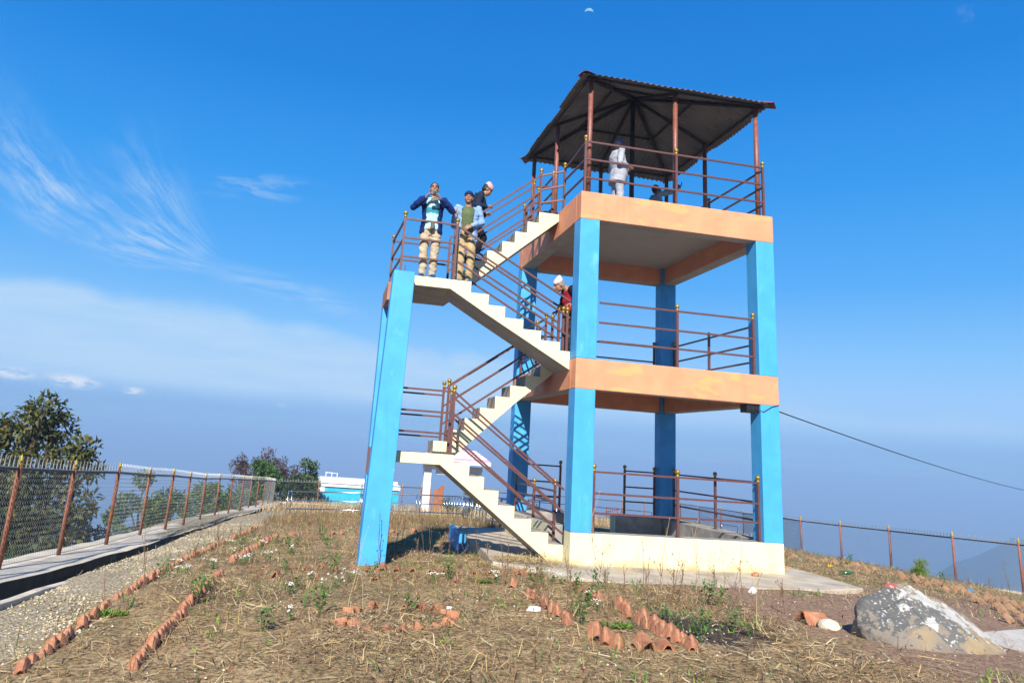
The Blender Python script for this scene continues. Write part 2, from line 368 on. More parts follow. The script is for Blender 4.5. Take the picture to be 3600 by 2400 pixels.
M['concretelt'] = overlay(mat('pale_concrete', (.70, .60, .46), .9, .10, 3, bump=.4, bscale=24), (.27, .21, .16), 1.6, .56, .70, fac=.6)
M['shadeface'] = overlay(mat('footing_face_painted_shade', (.045, .04, .034), .95, .2, 5, bump=.4, bscale=18), (.16, .14, .11), 3, .60, .75, fac=.6)  # deep shade on the footing's inner face, painted in as near-black colour
M['yellowfin'] = mat('yellow_finial', (.46, .34, .04), .5, .15, 20); M['darkrail'] = mat('dark_rail', (.10, .10, .10), .5, .15, 10, metal=.5)
M['spike'] = mat('silver_spike', (.68, .68, .66), .4, .08, 20, metal=.3); M['pathpink'] = overlay(mat('path_concrete', (.42, .36, .31), .9, .1, 2, bump=.2), (.28, .22, .17), 1.5, .55, .75, fac=.6)
M['redpaint'] = mat('red_daub', (.34, .085, .07), .9, .15, 14); M['bottle'] = mat('green_glass', (.015, .12, .04), .15, .1, 8, spec=.6)
M['bluewrap'] = mat('blue_plastic', (.03, .30, .55), .4, .1, 8, spec=.6); M['yellow'] = mat('yellow_plastic', (.6, .38, .04), .5, .1, 8); M['paleslab'] = overlay(mat('pale_slab', (.56, .51, .44), .9, .07, 2, bump=.15), (.40, .35, .29), 1.2, .55, .75, fac=.5)
M['twigbrown'] = mat('withered_twigs', (.17, .115, .095), .95, .2, 9); M['lf_fresh'] = leafmat('bright_leaves', (.10, .19, .025), (.05, .105, .018)); M['lf_lime'] = leafmat('lime_needles', (.26, .34, .04), (.14, .22, .03))
M['strawpale'] = mat('pale_straw', (.60, .48, .28), .95, .15, 5); M['strawdark'] = mat('dark_straw', (.185, .115, .06), .95, .2, 5); M['stalkrust'] = mat('rusty_stalk', (.28, .145, .07), .95, .2, 8); M['strawgold'] = mat('golden_straw', (.60, .42, .16), .95, .15, 8)
M['gravel'] = mat('pale_gravel', (.66, .59, .44), .95, .12, 3); M['gravel2'] = mat('grey_gravel', (.36, .30, .22), .95, .15, 3); M['moss'] = mat('bright_moss', (.12, .24, .02), .9, .2, 20)
def cloth0(name, col, var=.12, scale=8, **k): return mat(name, col, .9, var, scale, bump=.5, bscale=11, spec=.15, **k)
M['khaki'] = cloth0('khaki_cloth', (.52, .42, .29)); M['tan'] = cloth0('tan_cloth', (.50, .37, .20)); M['navyshoe'] = cloth0('navy_shoe', (.05, .10, .25)); M['royal'] = cloth0('royal_blue_cloth', (.008, .026, .13)); M['navy'] = cloth0('navy_cap_cloth', (.012, .03, .12))
M['olive'] = cloth0('olive_green_cloth', (.115, .15, .07)); M['paleblue'] = cloth0('pale_blue_cloth', (.26, .40, .66)); M['blackcloth'] = cloth0('black_cloth', (.014, .014, .018)); M['darknavy'] = cloth0('dark_navy_cloth', (.016, .024, .05)); M['scarf'] = cloth0('pale_scarf', (.55, .50, .42))
M['greyblack'] = cloth0('dark_grey_cloth', (.03, .034, .045)); M['blackshoe'] = mat('black_leather', (.012, .010, .01), .35, .1, 20, spec=.5); M['redvest'] = cloth0('crimson_cloth', (.34, .012, .03)); M['suit'] = cloth0('pale_grey_suit', (.40, .41, .46)); M['suitlapel'] = cloth0('suit_collar', (.46, .45, .42)); M['greyshirt'] = cloth0('grey_shirt', (.30, .34, .42)); M['lip'] = mat('lip', (.22, .08, .06), .5, .1, 9)
def bandtee():
    """pale aqua shirt with a jagged teal band printed across the chest and small white marks"""
    m = cloth0('aqua_print_shirt', (.40, .70, .74), .05); nt = m.node_tree; b = nt.nodes['Principled BSDF']; src = b.inputs['Base Color'].links[0].from_socket
    tc = nt.nodes.new('ShaderNodeTexCoord'); sp = nt.nodes.new('ShaderNodeSeparateXYZ'); nt.links.new(tc.outputs['Object'], sp.inputs[0])
    n = nt.nodes.new('ShaderNodeTexNoise'); n.inputs['Scale'].default_value = 18; nt.links.new(tc.outputs['Object'], n.inputs['Vector'])
    a = nt.nodes.new('ShaderNodeMath'); a.operation = 'MULTIPLY_ADD'; nt.links.new(n.outputs['Fac'], a.inputs[0]); a.inputs[1].default_value = .10; nt.links.new(sp.outputs['Z'], a.inputs[2])
    s = nt.nodes.new('ShaderNodeMath'); s.operation = 'SUBTRACT'; nt.links.new(a.outputs[0], s.inputs[0]); s.inputs[1].default_value = 1.265
    ab = nt.nodes.new('ShaderNodeMath'); ab.operation = 'ABSOLUTE'; nt.links.new(s.outputs[0], ab.inputs[0]); lt = nt.nodes.new('ShaderNodeMath'); lt.operation = 'LESS_THAN'; nt.links.new(ab.outputs[0], lt.inputs[0]); lt.inputs[1].default_value = .05
    mx = nt.nodes.new('ShaderNodeMix'); mx.data_type = 'RGBA'; nt.links.new(lt.outputs[0], mx.inputs['Factor']); nt.links.new(src, mx.inputs['A']); mx.inputs['B'].default_value = (.03, .20, .26, 1); nt.links.new(mx.outputs['Result'], b.inputs['Base Color'])
    return m
M['aquatee'] = bandtee()
def speckle(name, base, cols, scale):
    m = cloth0(name, base)
    for i, c in enumerate(cols): overlay(m, c, scale * (1 + .3 * i), .54, .57, (1, 1, 1 + .1 * i), .95, 2.)
    return m
M['pinktopi'] = speckle('pink_patterned_cap', (.72, .60, .60), [(.55, .16, .22), (.80, .76, .74)], 55); M['darktopi'] = speckle('dark_patterned_cap', (.05, .05, .12), [(.26, .06, .12), (.22, .24, .42)], 60)
def stripes():
    m = cloth0('pink_striped_cap', (.72, .58, .56)); nt = m.node_tree; b = nt.nodes['Principled BSDF']; src = b.inputs['Base Color'].links[0].from_socket; tc = nt.nodes.new('ShaderNodeTexCoord'); wv = nt.nodes.new('ShaderNodeTexWave'); wv.inputs['Scale'].default_value = 14; wv.bands_direction = 'Z'; wv.inputs['Distortion'].default_value = 2.
    nt.links.new(tc.outputs['Object'], wv.inputs['Vector']); r = nt.nodes.new('ShaderNodeMath'); r.operation = 'GREATER_THAN'; r.inputs[1].default_value = .62; nt.links.new(wv.outputs['Fac'], r.inputs[0]); mx = nt.nodes.new('ShaderNodeMix'); mx.data_type = 'RGBA'; nt.links.new(r.outputs[0], mx.inputs['Factor']); nt.links.new(src, mx.inputs['A']); mx.inputs['B'].default_value = (.55, .14, .16, 1); nt.links.new(mx.outputs['Result'], b.inputs['Base Color'])
    return m
M['pinkstripe'] = stripes()
# ------------------------------------------------------------------ the viewing tower
W, D, wx, wy = 3.781, 4.241, .36, .333
ZP, Z1B, Z1T, Z2B, Z2T = .495, 2.785, 3.30, 5.785, 6.30
tower = tag(empty('viewing_tower', (0, 0, 0)), 'three level concrete viewing tower in blue and orange with side stairs and tin roof', 'tower')
# plinth: perimeter walls, open at the left (stair foot) and at the back
def plinth_mat(n): return 1 if n.z > .5 else 0
def wallbox(mb, x0, x1, y0, y1, z0, z1, mf):
    b = len(mb.f); mb.box(x0, x1, y0, y1, z0, z1)
    for i in range(b, len(mb.f)):
        P = [Vector(mb.v[k]) for k in mb.f[i]]; mb.m[i] = mf((P[1] - P[0]).cross(P[2] - P[1]).normalized())
p = MB()
wallbox(p, 0, W, 0, wy, -.3, ZP, lambda n: 1 if (n.z > .5 or n.y > .5) else 0)
wallbox(p, W - .3, W, wy, D, -.3, ZP, lambda n: 1 if (n.z > .5 or n.x < -.5) else 0)
wallbox(p, 2.38, W - .3, D - .3, D, -.3, ZP, lambda n: 0 if n.x < -.5 else 1)
wallbox(p, .3, 1.22, D - .3, D, -.3, ZP, lambda n: 1)
wallbox(p, 0, .3, 1.2, D, -.3, ZP, lambda n: 0 if n.x < -.5 else 1)
p.mi = 1; p.box(.3, W - .3, wy, D - .3, -.3, .10)
p.box(.0, .3, wy, 1.2, -.3, .102)
p.build('plinth', [M['creamfoot'], M['concrete']], tower, .008)
# columns, two storeys each
for z0, z1 in ((ZP, Z1B), (Z1T, Z2B)):
    top = z1 + (.38 if z1 < 5 else .40)
    for (cx, cy) in ((0, 0), (W - wx, 0), (0, D - wy), (W - wx, D - wy)):
        c = MB(); c.box(cx, cx + wx, cy, cy + wy, z0, z1)
        ix0, ix1 = (cx + .29, cx + wx) if cx == 0 else (cx, cx + .07)
        iy0, iy1 = (cy + .263, cy + wy) if cy == 0 else (cy, cy + .07)
        c.box(ix0, ix1, iy0, iy1, z1, top)      # the column shows in the inner corner of the beams
        c.build('column', M['blue'], tower, .01)
# decks: ring beams with a slab between them
for (zb, zt) in ((Z1B, Z1T), (Z2B, Z2T)):
    d = MB(); bw = .288; bl = .26
    def mf(n): return 1 if n.z < -.5 else (2 if n.z > .5 else 0)
    wallbox(d, 0, W, 0, bl, zb, zt, mf); wallbox(d, 0, W, D - bl, D, zb, zt, mf)
    wallbox(d, 0, bw, bl, D - bl, zb, zt, mf); wallbox(d, W - bw, W, bl, D - bl, zb, zt, mf)
    o = d.build('deck', [M['orange'], M['plaster'], M['concrete']], tower, .012)
    s = MB(); wallbox(s, bw, W - bw, bl, D - bl, zt - .13, zt - .006, lambda n: 0 if n.z < 0 else 1)
    s.build('slab', [M['ceiling'], M['concrete']], o)
# stair support frame on the left
LX = -3.26; LW = .378
c = MB()
tl, bl_ = LX - .03, LX + .03      # the near column leans a little
c.add([(LX - .075, 0, -.55), (LX + LW - .04, 0, -.55), (LX + LW - .04, wy, -.55), (LX - .075, wy, -.55),
       (LX + .055, 0, 4.462), (LX + LW + .03, 0, 4.462), (LX + LW + .03, wy, 4.462), (LX + .055, wy, 4.462)],
      [(0, 3, 2, 1), (4, 5, 6, 7), (0, 1, 5, 4), (1, 2, 6, 5), (2, 3, 7, 6), (3, 0, 4, 7)])
c.build('column', M['blue'], tower, .01)
c = MB(); c.box(LX, LX + LW, 1.07, 1.40, -.55, 1.16); c.box(LX, LX + LW, 1.07, 1.40, 1.59, 4.01)
c.build('column', M['blue'], tower, .01)
for (z0, z1) in ((1.16, 1.59), (4.01, 4.32)):
    b = MB(); y1 = 1.40
    b.box(LX + .0, LX + .3, wy + .004, y1, z0, z1); b.build('side_beam', M['orangebrown'] if 'orangebrown' in M else M['orange'], tower, .008)
b = MB(); b.tube([(LX + .24, .14, 4.45), (LX + .245, .14, 4.60)], .008, 6); b.build('rebar_stub', M['rust'], tower)

def stair_mat(n): return 0 if abs(n.y) > .5 else (2 if n.z < -.3 else 1)
SM = [M['creamfoot'], M['tread'] if 'tread' in M else M['concrete'], M['plaster']]
F0, F1, B0, B1 = wy, 1.16, 1.28, 1.95
def landing(z0, z1, x1):
    l = MB(); wallbox(l, LX + LW - .012, x1, F0, B1, z0, z1, stair_mat)
    wallbox(l, LX + .302, LX + LW - .012, F0 + .005, B1, z0 + .004, z1 - .003, stair_mat)
    wallbox(l, LX + .22, LX + .302, 1.402, B1, z0 + .002, z1 - .002, stair_mat)
    return l.build('landing', SM, tower, .006)
landing(1.39, 1.562, -2.14); landing(4.315, 4.483, -2.19)
# flight 1 (plinth -> lower landing, front)
def flight(poly, y0, y1):
    m_ = MB(); m_.prism(poly, y0, y1, stair_mat); return m_.build('stair_flight', SM, tower, .006)
xs = [-1.918, -1.646, -1.389, -1.135, -.852, -.558, -.26, .0]; zs = [1.562, 1.445, 1.245, 1.044, .821, .632, .439, .262]
poly = [(-2.14, 1.39), (-2.14, 1.562)]
for i in range(7): poly += [(xs[i], zs[i]), (xs[i], zs[i + 1])]
poly += [(-.003, .262), (-.003, -.2), (-.246, -.2), (-.246, -.01)]
flight(poly, F0, F1)
# flight 3 (middle deck -> upper landing, front)
xs = [-1.826, -1.505, -1.20, -.862, -.538, -.19]; zs = [4.483, 4.292, 4.107, 3.914, 3.75, 3.586, 3.438]
poly = [(-2.19, 4.315), (-2.19, 4.483)]
for i in range(6): poly += [(xs[i], zs[i]), (xs[i], zs[i + 1])]
poly += [(-.003, 3.438), (-.003, 3.118), (-1.582, 3.97)]
flight(poly, F0, F1)
def upflight(x0, zs, xe, und, xl):
    poly = []
    xs = x0
    poly += [(xl, zs[0] - .169), (xl, zs[0] - .001)]
    for i in range(len(xs)): poly += [(xs[i], zs[i]), (xs[i], zs[i + 1])]
    poly += [(xe, zs[-1]), (xe, und[0])] + und[1]
    return poly
# flight 2 (lower landing -> middle deck, back) and flight 4 (upper landing -> upper deck, back)
x2 = [-2.135, -1.85, -1.60, -1.335, -1.065, -.795, -.52, -.24]; z2 = [1.562, 1.775, 1.985, 2.205, 2.41, 2.635, 2.85, 3.06, 3.258]
flight(upflight(x2, z2, -.003, (3.125, [(-.70, 2.53), (-1.90, 1.393)]), -2.14), B0, B1)
x4 = [-2.135, -1.88, -1.63, -1.388, -1.107, -.867, -.63, -.404]; z4 = [4.483, 4.70, 4.915, 5.125, 5.345, 5.565, 5.79, 6.02, 6.243]
flight(upflight(x4, z4, -.003, (6.10, [(-1.64, 4.672), (-2.05, 4.314)]), -2.19), B0, B1)

# ---- railings
def finial(parent, x, y, z, s=1.):
    f = MB(); f.lathe((x, y, z), [(.020 * s, 0), (.022 * s, .018 * s), (.028 * s, .024 * s), (.028 * s, .036 * s), (.018 * s, .044 * s), (.030 * s, .06 * s), (.039 * s, .08 * s), (.041 * s, .096 * s), (.036 * s, .114 * s), (.020 * s, .128 * s), (.002, .132 * s)], 12)
    f.build('finial', M['gold'], parent)
def railing(posts, rails, parent=tower, pr=.021, rr=.0155, fin=True):
    """posts: (x, y, z0, z1); rails: list of polylines"""
    r = MB()
    for q in posts:
        x, y, z0, z1 = q[:4]; r.bar((x, y, z0), (x, y, z1), pr * 2, up=(0, 1, 0)); r.box(x - .035, x + .035, y - .035, y + .035, z0, z0 + .008)
    for pl in rails:
        for a, b in zip(pl[:-1], pl[1:]): r.bar(a, b, rr * 2)
    o = r.build('railing', M['maroon'], parent)
    for q in posts:
        if len(q) < 5: finial(o, q[0], q[1], q[3] - .008)
    return o
def lvl(p, q, zs): return [[(p[0], p[1], z), (q[0], q[1], z)] for z in zs]
H3 = (.295, .645, .985); PT = .985
# ground deck
g = [ZP + h for h in (.305, .615, .957)]
railing([(.415, .12, ZP, 1.455), (1.91, .12, ZP, 1.455), (3.405, .12, ZP, 1.455)], lvl((.415, .12), (3.405, .12), g))
railing([(3.68, 2.04, ZP, 1.455), (3.68, 3.80, ZP, 1.455)], lvl((3.68, wy), (3.68, 3.80), g))
railing([(2.66, 4.13, ZP, 1.455), (3.37, 4.13, ZP, 1.455)], lvl((2.66, 4.13), (3.37, 4.13), g))
railing([(1.16, 4.13, ZP, 1.455)], lvl((wx, 4.13), (1.16, 4.13), g))
railing([(.06, 3.72, ZP, 1.10), (.06, 2.36, ZP, 1.10)], lvl((.06, 3.72), (.06, 1.06), (.70, .885, 1.065)))
# middle deck
g = [Z1T + h for h in (.325, .65, 1.0)]
railing([(.33, .37, Z1T, 4.30), (1.872, .06, Z1T, 4.30), (3.35, .06, Z1T, 4.30)], lvl((.42, .06), (3.35, .06), g))
railing([(3.72, 2.29, Z1T, 4.30), (3.72, 3.86, Z1T, 4.30)], lvl((3.72, wy), (3.72, 3.86), g))
railing([(3.365, 4.18, Z1T, 4.30), (1.88, 4.18, Z1T, 4.30), (.42, 4.18, Z1T, 4.30)], lvl((.42, 4.18), (3.365, 4.18), g))
railing([(.06, 2.05, Z1T, 4.30), (.06, 3.84, Z1T, 4.30)], lvl((.06, 2.05), (.06, 3.84), g))
# upper deck
g = [Z2T + h for h in (.285, .645, .99)]
railing([(.07, .06, Z2T, 7.29), (1.855, .06, Z2T, 7.29), (3.638, .06, Z2T, 7.29)], lvl((.07, .06), (3.638, .06), g))
railing([(3.72, 2.22, Z2T, 7.29), (3.72, 4.16, Z2T, 7.29)], lvl((3.66, .06), (3.72, .30), g)[:0] + [[(3.64, .06, z), (3.72, .16, z), (3.72, 4.16, z)] for z in g])
railing([(.05, 4.18, Z2T, 7.29), (1.95, 4.18, Z2T, 7.29)], lvl((.05, 4.18), (3.72, 4.18), g))
railing([(.035, 1.13, Z2T, 7.16)], [[(.07, .06, z), (.035, 1.13, z - .03)] for z in (6.93, 6.60)] + [[(.06, .06, 7.25), (.035, 1.13, 7.14)]])
railing([(.05, 1.93, Z2T, 7.29), (.05, 3.0, Z2T, 7.29)], lvl((.05, 1.93), (.05, 4.18), g))
# stairs
f3 = lambda z0: [(-2.10, .39, z0), (-.003, .39, z0 - 1.117)]
railing([(-.055, .39, 3.438, 4.11), (-.10, .47, 3.438, 4.13)], [f3(5.455), f3(5.155), f3(4.825)])
f3i = lambda z0: [(-2.0, 1.1, z0), (-.0, 1.1, z0 - 1.055)]
railing([(.02, 1.1, 3.30, 4.30), (-2.05, 1.08, 4.483, 5.46, 0)], [f3i(5.44), f3i(5.13), f3i(4.82)])
railing([(-2.14, .39, 4.483, 5.49), (-3.07, .39, 4.483, 5.505)], lvl((-3.07, .39), (-2.14, .39), (4.81, 5.147, 5.488)))
railing([(-3.13, 1.88, 4.483, 5.48), (-2.02, 1.9, 4.70, 5.66, 0)], [[(-3.07, .39, z), (-3.13, 1.88, z), (-2.02, 1.9, z)] for z in (4.80, 5.125, 5.475)])
f4 = lambda z0: [(-2.02, 1.33, z0 - 1.335), (-.392, 1.33, z0)]
f4b = lambda z0: [(-2.02, 1.9, z0 - 1.305), (-.37, 1.9, z0)]
railing([(-2.02, 1.33, 4.70, 5.72, 0), (-.385, 1.33, 6.243, 7.05)], [f4(7.03), f4(6.68), f4(6.325), [(-.385, 1.33, 7.02), (.035, 1.13, 7.10)], [(-.385, 1.33, 6.72), (.035, 1.13, 6.80)], [(-.385, 1.33, 6.45), (.035, 1.13, 6.50)]])
railing([(-.365, 1.9, 6.243, 7.03), (-.50, 1.91, 6.02, 6.55, 0)], [f4b(6.99), f4b(6.635), f4b(6.31), [(-.365, 1.9, 6.99), (.05, 1.93, 7.06)], [(-.365, 1.9, 6.64), (.05, 1.93, 6.70)]])
f1 = lambda z0: [(-1.96, .39, z0), (-.003, .39, z0 - 1.452)]
railing([(-1.975, .39, 1.562, 2.575)], [f1(2.575), f1(2.222), f1(1.878), ] + lvl((LX + LW - .02, .39), (-1.975, .39), (1.888, 2.228, 2.58)))
f1i = lambda z0: [(-1.9, 1.1, z0), (.075, 1.1, z0 - 1.405)]
railing([(-1.9, 1.1, 1.562, 2.575), (.072, 1.1, .12, 1.155)], [f1i(2.565), f1i(2.22), f1i(1.87)])
f2 = lambda y, z0: [(-1.92, y, z0), (-.15, y, z0 + 1.27)]
railing([(-1.92, 1.33, 1.775, 2.76), (-.03, 1.33, 3.30, 4.13)], [f2(1.33, 2.765), f2(1.33, 2.455), f2(1.33, 2.12)])
railing([(-1.92, 1.9, 1.775, 2.76), (-.16, 1.9, 3.258, 4.10)], [f2(1.9, 2.72), f2(1.9, 2.41), f2(1.9, 2.08)] + [[(-3.13, 1.9, z), (-1.92, 1.9, z)] for z in (1.85, 2.22, 2.615)])

# ---- roof: nine poles, pipe frame, corrugated hip sheets
EZ = 8.60; EX0, EX1, EY0, EY1 = -.02, W + .045, -.05, D + .13; AX, AY, AZ = 1.87, 2.10, 9.50
poles = [(.19, .2), (1.905, .2), (3.61, .2), (.2, 2.25), (3.58, 2.13), (.2, 4.06), (1.88, 4.04), (3.60, 4.04)]
def roofz(x, y):
    t = max((AX - x) / (AX - EX0) if x < AX else (x - AX) / (EX1 - AX), (AY - y) / (AY - EY0) if y < AY else (y - AY) / (EY1 - AY))
    return AZ + (EZ - AZ) * t
for (x, y) in poles:
    q = MB(); q.tube([(x, y, Z2T), (x, y, roofz(x, y) - .10)], .046, 14); q.build('pole', M['pole'], tower)
q = MB(); q.tube([(AX - .02, AY, Z2T - .01), (AX - .02, AY, AZ - .12)], .050, 14); q.build('pole', M['frame'], tower)
roof = MB()
roof.mi = 1
roof_o = None
fr = MB()
for (x, y) in poles + []:
    ex, ey = x + (x - AX) * .06, y + (y - AY) * .06
    fr.tube([(AX + (x - AX) * .03, AY + (y - AY) * .03, AZ - .085), (ex, ey, roofz(ex, ey) - .075)], .034, 10)
for a in (.52, .965):
    pts = [(AX + (px - AX) * a, AY + (py - AY) * a) for px, py in ((.2 - .15 * (a > .9), .2 - .15 * (a > .9)), (3.6 + .15 * (a > .9), .2 - .15 * (a > .9)), (3.6 + .15 * (a > .9), 4.05 + .15 * (a > .9)), (.2 - .15 * (a > .9), 4.05 + .15 * (a > .9)))]
    for i in range(4):
        p_, q_ = pts[i], pts[(i + 1) % 4]
        fr.tube([(p_[0], p_[1], roofz(*p_) - .045), (q_[0], q_[1], roofz(*q_) - .045)], .026, 8)
fr.build('roof_frame', M['frame'], tower)
def hip_sheet(axis, sgn):
    """one of the four sides; corrugation runs down the slope"""
    V = []; F = []; lo, hi = (EX0, EX1) if axis == 'x' else (EY0, EY1); ac = AX if axis == 'x' else AY
    e = (EY0 if sgn < 0 else EY1) if axis == 'x' else (EX0 if sgn < 0 else EX1); a2 = AY if axis == 'x' else AX
    n = int((hi - lo) / .017); r = random.Random(axis + str(sgn)); K = 5
    over = {}
    for i in range(n + 1):
        u = lo + (hi - lo) * i / n
        if i % 44 == 0: jit = r.uniform(-.02, .07)
        s = (ac - u) / (ac - lo) if u < ac else (u - ac) / (hi - ac)      # eave at t=1, hip at t=s
        for k in range(K + 1):
            t = 1 + jit * .02 + (s - 1) * k / K
            v = a2 + (e - a2) * t * (1 + (jit * .35 if k == 0 else 0)); z = AZ + (EZ - AZ) * t + .016 * math.sin(2 * PI * u / .118) + (.012 * math.sin(u * 3.1) if k == 0 else 0)
            V.append((u, v, z) if axis == 'x' else (v, u, z))
    for i in range(n):
        for k in range(K):
            a = i * (K + 1) + k; F.append((a, a + K + 1, a + K + 2, a + 1))
    me = np_mesh('roof_sheet', V, F, M['sheet_under'], smooth=True)
    o = link('roof_sheet', me, tower); so = o.modifiers.new('thick', 'SOLIDIFY'); so.thickness = .004; so.offset = 0
for ax, sg in (('x', -1), ('x', 1), ('y', -1), ('y', 1)): hip_sheet(ax, sg)
for ex, ey in ((EX0, EY0), (EX1, EY0), (EX0, EY1), (EX1, EY1)):
    m_ = MB(); d = Vector((ex - AX, ey - AY, EZ - AZ)).normalized(); side = d.cross(Vector((0, 0, 1))).normalized()
    p0 = Vector((AX, AY, AZ + .03)); p1 = Vector((ex, ey, EZ + .03)) + d * .035
    vs = []
    for pp in (p0, p1):
        for k, (w, h) in enumerate(((-.15, -.055), (-.07, .0), (0, .022), (.07, .0), (.15, -.055))): vs.append(pp + side * w + Vector((0, 0, h)))
    m_.add(vs, [(i, i + 1, i + 6, i + 5) for i in range(4)])
    o = m_.build('ridge_cap', M['pinkcap'], tower); so = o.modifiers.new('thick', 'SOLIDIFY'); so.thickness = .006
m_ = MB(); m_.lathe((AX, AY, AZ + .02), [(.2, -.03), (.12, .05), (.03, .09), (.002, .10)], 10); m_.build('ridge_cap', M['pinkcap'], tower)

# black box under the middle beam and its cable
b = MB(); b.box(W - wx - .235, W - wx - .005, .04, .27, 2.64, 2.783); b.mi = 0; b.box(W - wx - .215, W - wx - .025, .03, .04, 2.66, 2.76)
tag(b.build('junction_box', M['black'], None, .012), 'small black box under the orange beam beside the right blue column', 'box')
c = MB()
c.tube([(W - wx - .1, .03, 2.70), (W - wx + .05, -.012, 2.66), (W - .15, -.014, 2.76), (W - .02, -.014, 2.80), (W + .012, .05, 2.79), (W + .015, .30, 2.76)], .006, 6)
P0 = Vector((W + .015, .30, 2.76)); P1 = Vector((33., 20.8, 1.52))
c.tube([P0.lerp(P1, t) + Vector((0, 0, -.20 * 4 * t * (1 - t))) for t in [i / 30 for i in range(31)]], .011, 6)
tag(c.build('cable', M['wirebk']), 'black cable sagging from the tower column out to the right', 'cable')
# ------------------------------------------------------------------ apron, blue kerb, footing
a = MB(); a.prism(APRON, -.35, APZ, axis='z'); tag(a.build('pavement', M['apron'], None, .015), 'worn concrete apron around the tower plinth', 'pavement', kind='structure')
k = MB(); k.prism([(-1.16, 3.30), (-1.03, 3.28), (-1.04, 3.42), (-1.128, 3.50), (-.955, 5.05), (-1.06, 5.06)], -.55, .035, axis='z')
tag(k.build('kerb_block', M['blue'], None, .01), 'low blue painted kerb at the left edge of the concrete apron', 'kerb')
k = MB(); k.prism([(-1.95, 1.95), (-1.50, 1.75), (-1.42, 2.05), (-1.85, 2.3)], -.5, -.21, axis='z')
tag(k.build('concrete_slab', M['apron'], None, .02), 'small broken concrete slab lying in the shade left of the apron', 'slab')
# straw heap on the apron corner, pale strip
def strip(name, pts, offs_in, offs_out, top, thick, m_, label, cat, kind=None, wall=None):
    """extruded band that follows a polyline of (x,y,z)"""
    V = []; n = len(pts)
    for i, p_ in enumerate(pts):
        q0 = Vector(pts[max(0, i - 1)][:2]); q1 = Vector(pts[min(n - 1, i + 1)][:2]); d_ = (q1 - q0).normalized(); nr = Vector((d_.y, -d_.x))
        for off, zz in ((offs_out, p_[2] + top), (offs_in, p_[2] + top), (offs_in, p_[2] + top - thick), (offs_out, p_[2] + top - thick)):
            V.append((p_[0] + nr.x * off, p_[1] + nr.y * off, zz))
    mb = MB(); F = []
    for i in range(n - 1):
        for k_ in range(4): F.append((i * 4 + k_, i * 4 + (k_ + 1) % 4, (i + 1) * 4 + (k_ + 1) % 4, (i + 1) * 4 + k_))
    F += [(0, 3, 2, 1), ((n - 1) * 4, (n - 1) * 4 + 1, (n - 1) * 4 + 2, (n - 1) * 4 + 3)]
    mb.add(V, F)
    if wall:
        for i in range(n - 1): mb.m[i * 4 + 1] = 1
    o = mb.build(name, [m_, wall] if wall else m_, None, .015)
    return tag(o, label, cat, kind=kind)
def dens(pts, step):
    out = [Vector(pts[0])]
    for a_, b_ in zip(pts[:-1], pts[1:]):
        a_, b_ = Vector(a_), Vector(b_); n = max(1, int((b_ - a_).length / step))
        for i in range(1, n + 1): out.append(a_.lerp(b_, i / n))
    return out
rz = random.Random(3)
LP2 = [(-8.9, -16, -.1)] + LPOST
foot = [(p.x + rz.uniform(-.012, .012), p.y, p.z + rz.uniform(-.012, .012)) for p in dens(LP2, .5)]
strip('footing', foot, .62, -.45, .012, .6, M['concretelt'], 'long concrete footing of the left chain link fence', 'footing', wall=M['shadeface'])
lip = [(p[0], p[1], p[2]) for p in foot]
strip('concrete_strip', lip, 1.09, .97, -.045, .25, M['concretelt'], 'narrow pale concrete lip along the foot of the left footing', 'kerb')
strip('footing', [(p[0], p[1], p[2]) for p in dens(RPOST, .6)], .12, -.16, .02, .5, M['concretelt'], 'low concrete footing under the right chain link fence', 'footing')
strip('footing', [(p[0], p[1], p[2]) for p in dens(BPOST, .6)], .2, -.2, .05, .5, M['concretelt'], 'low concrete footing under the far fence left of the gate', 'footing')
strip('footing', [(p[0], p[1], p[2]) for p in dens(B2POST, .6)], .2, -.2, .05, .5, M['concretelt'], 'low concrete footing under the far fence right of the gate', 'footing')

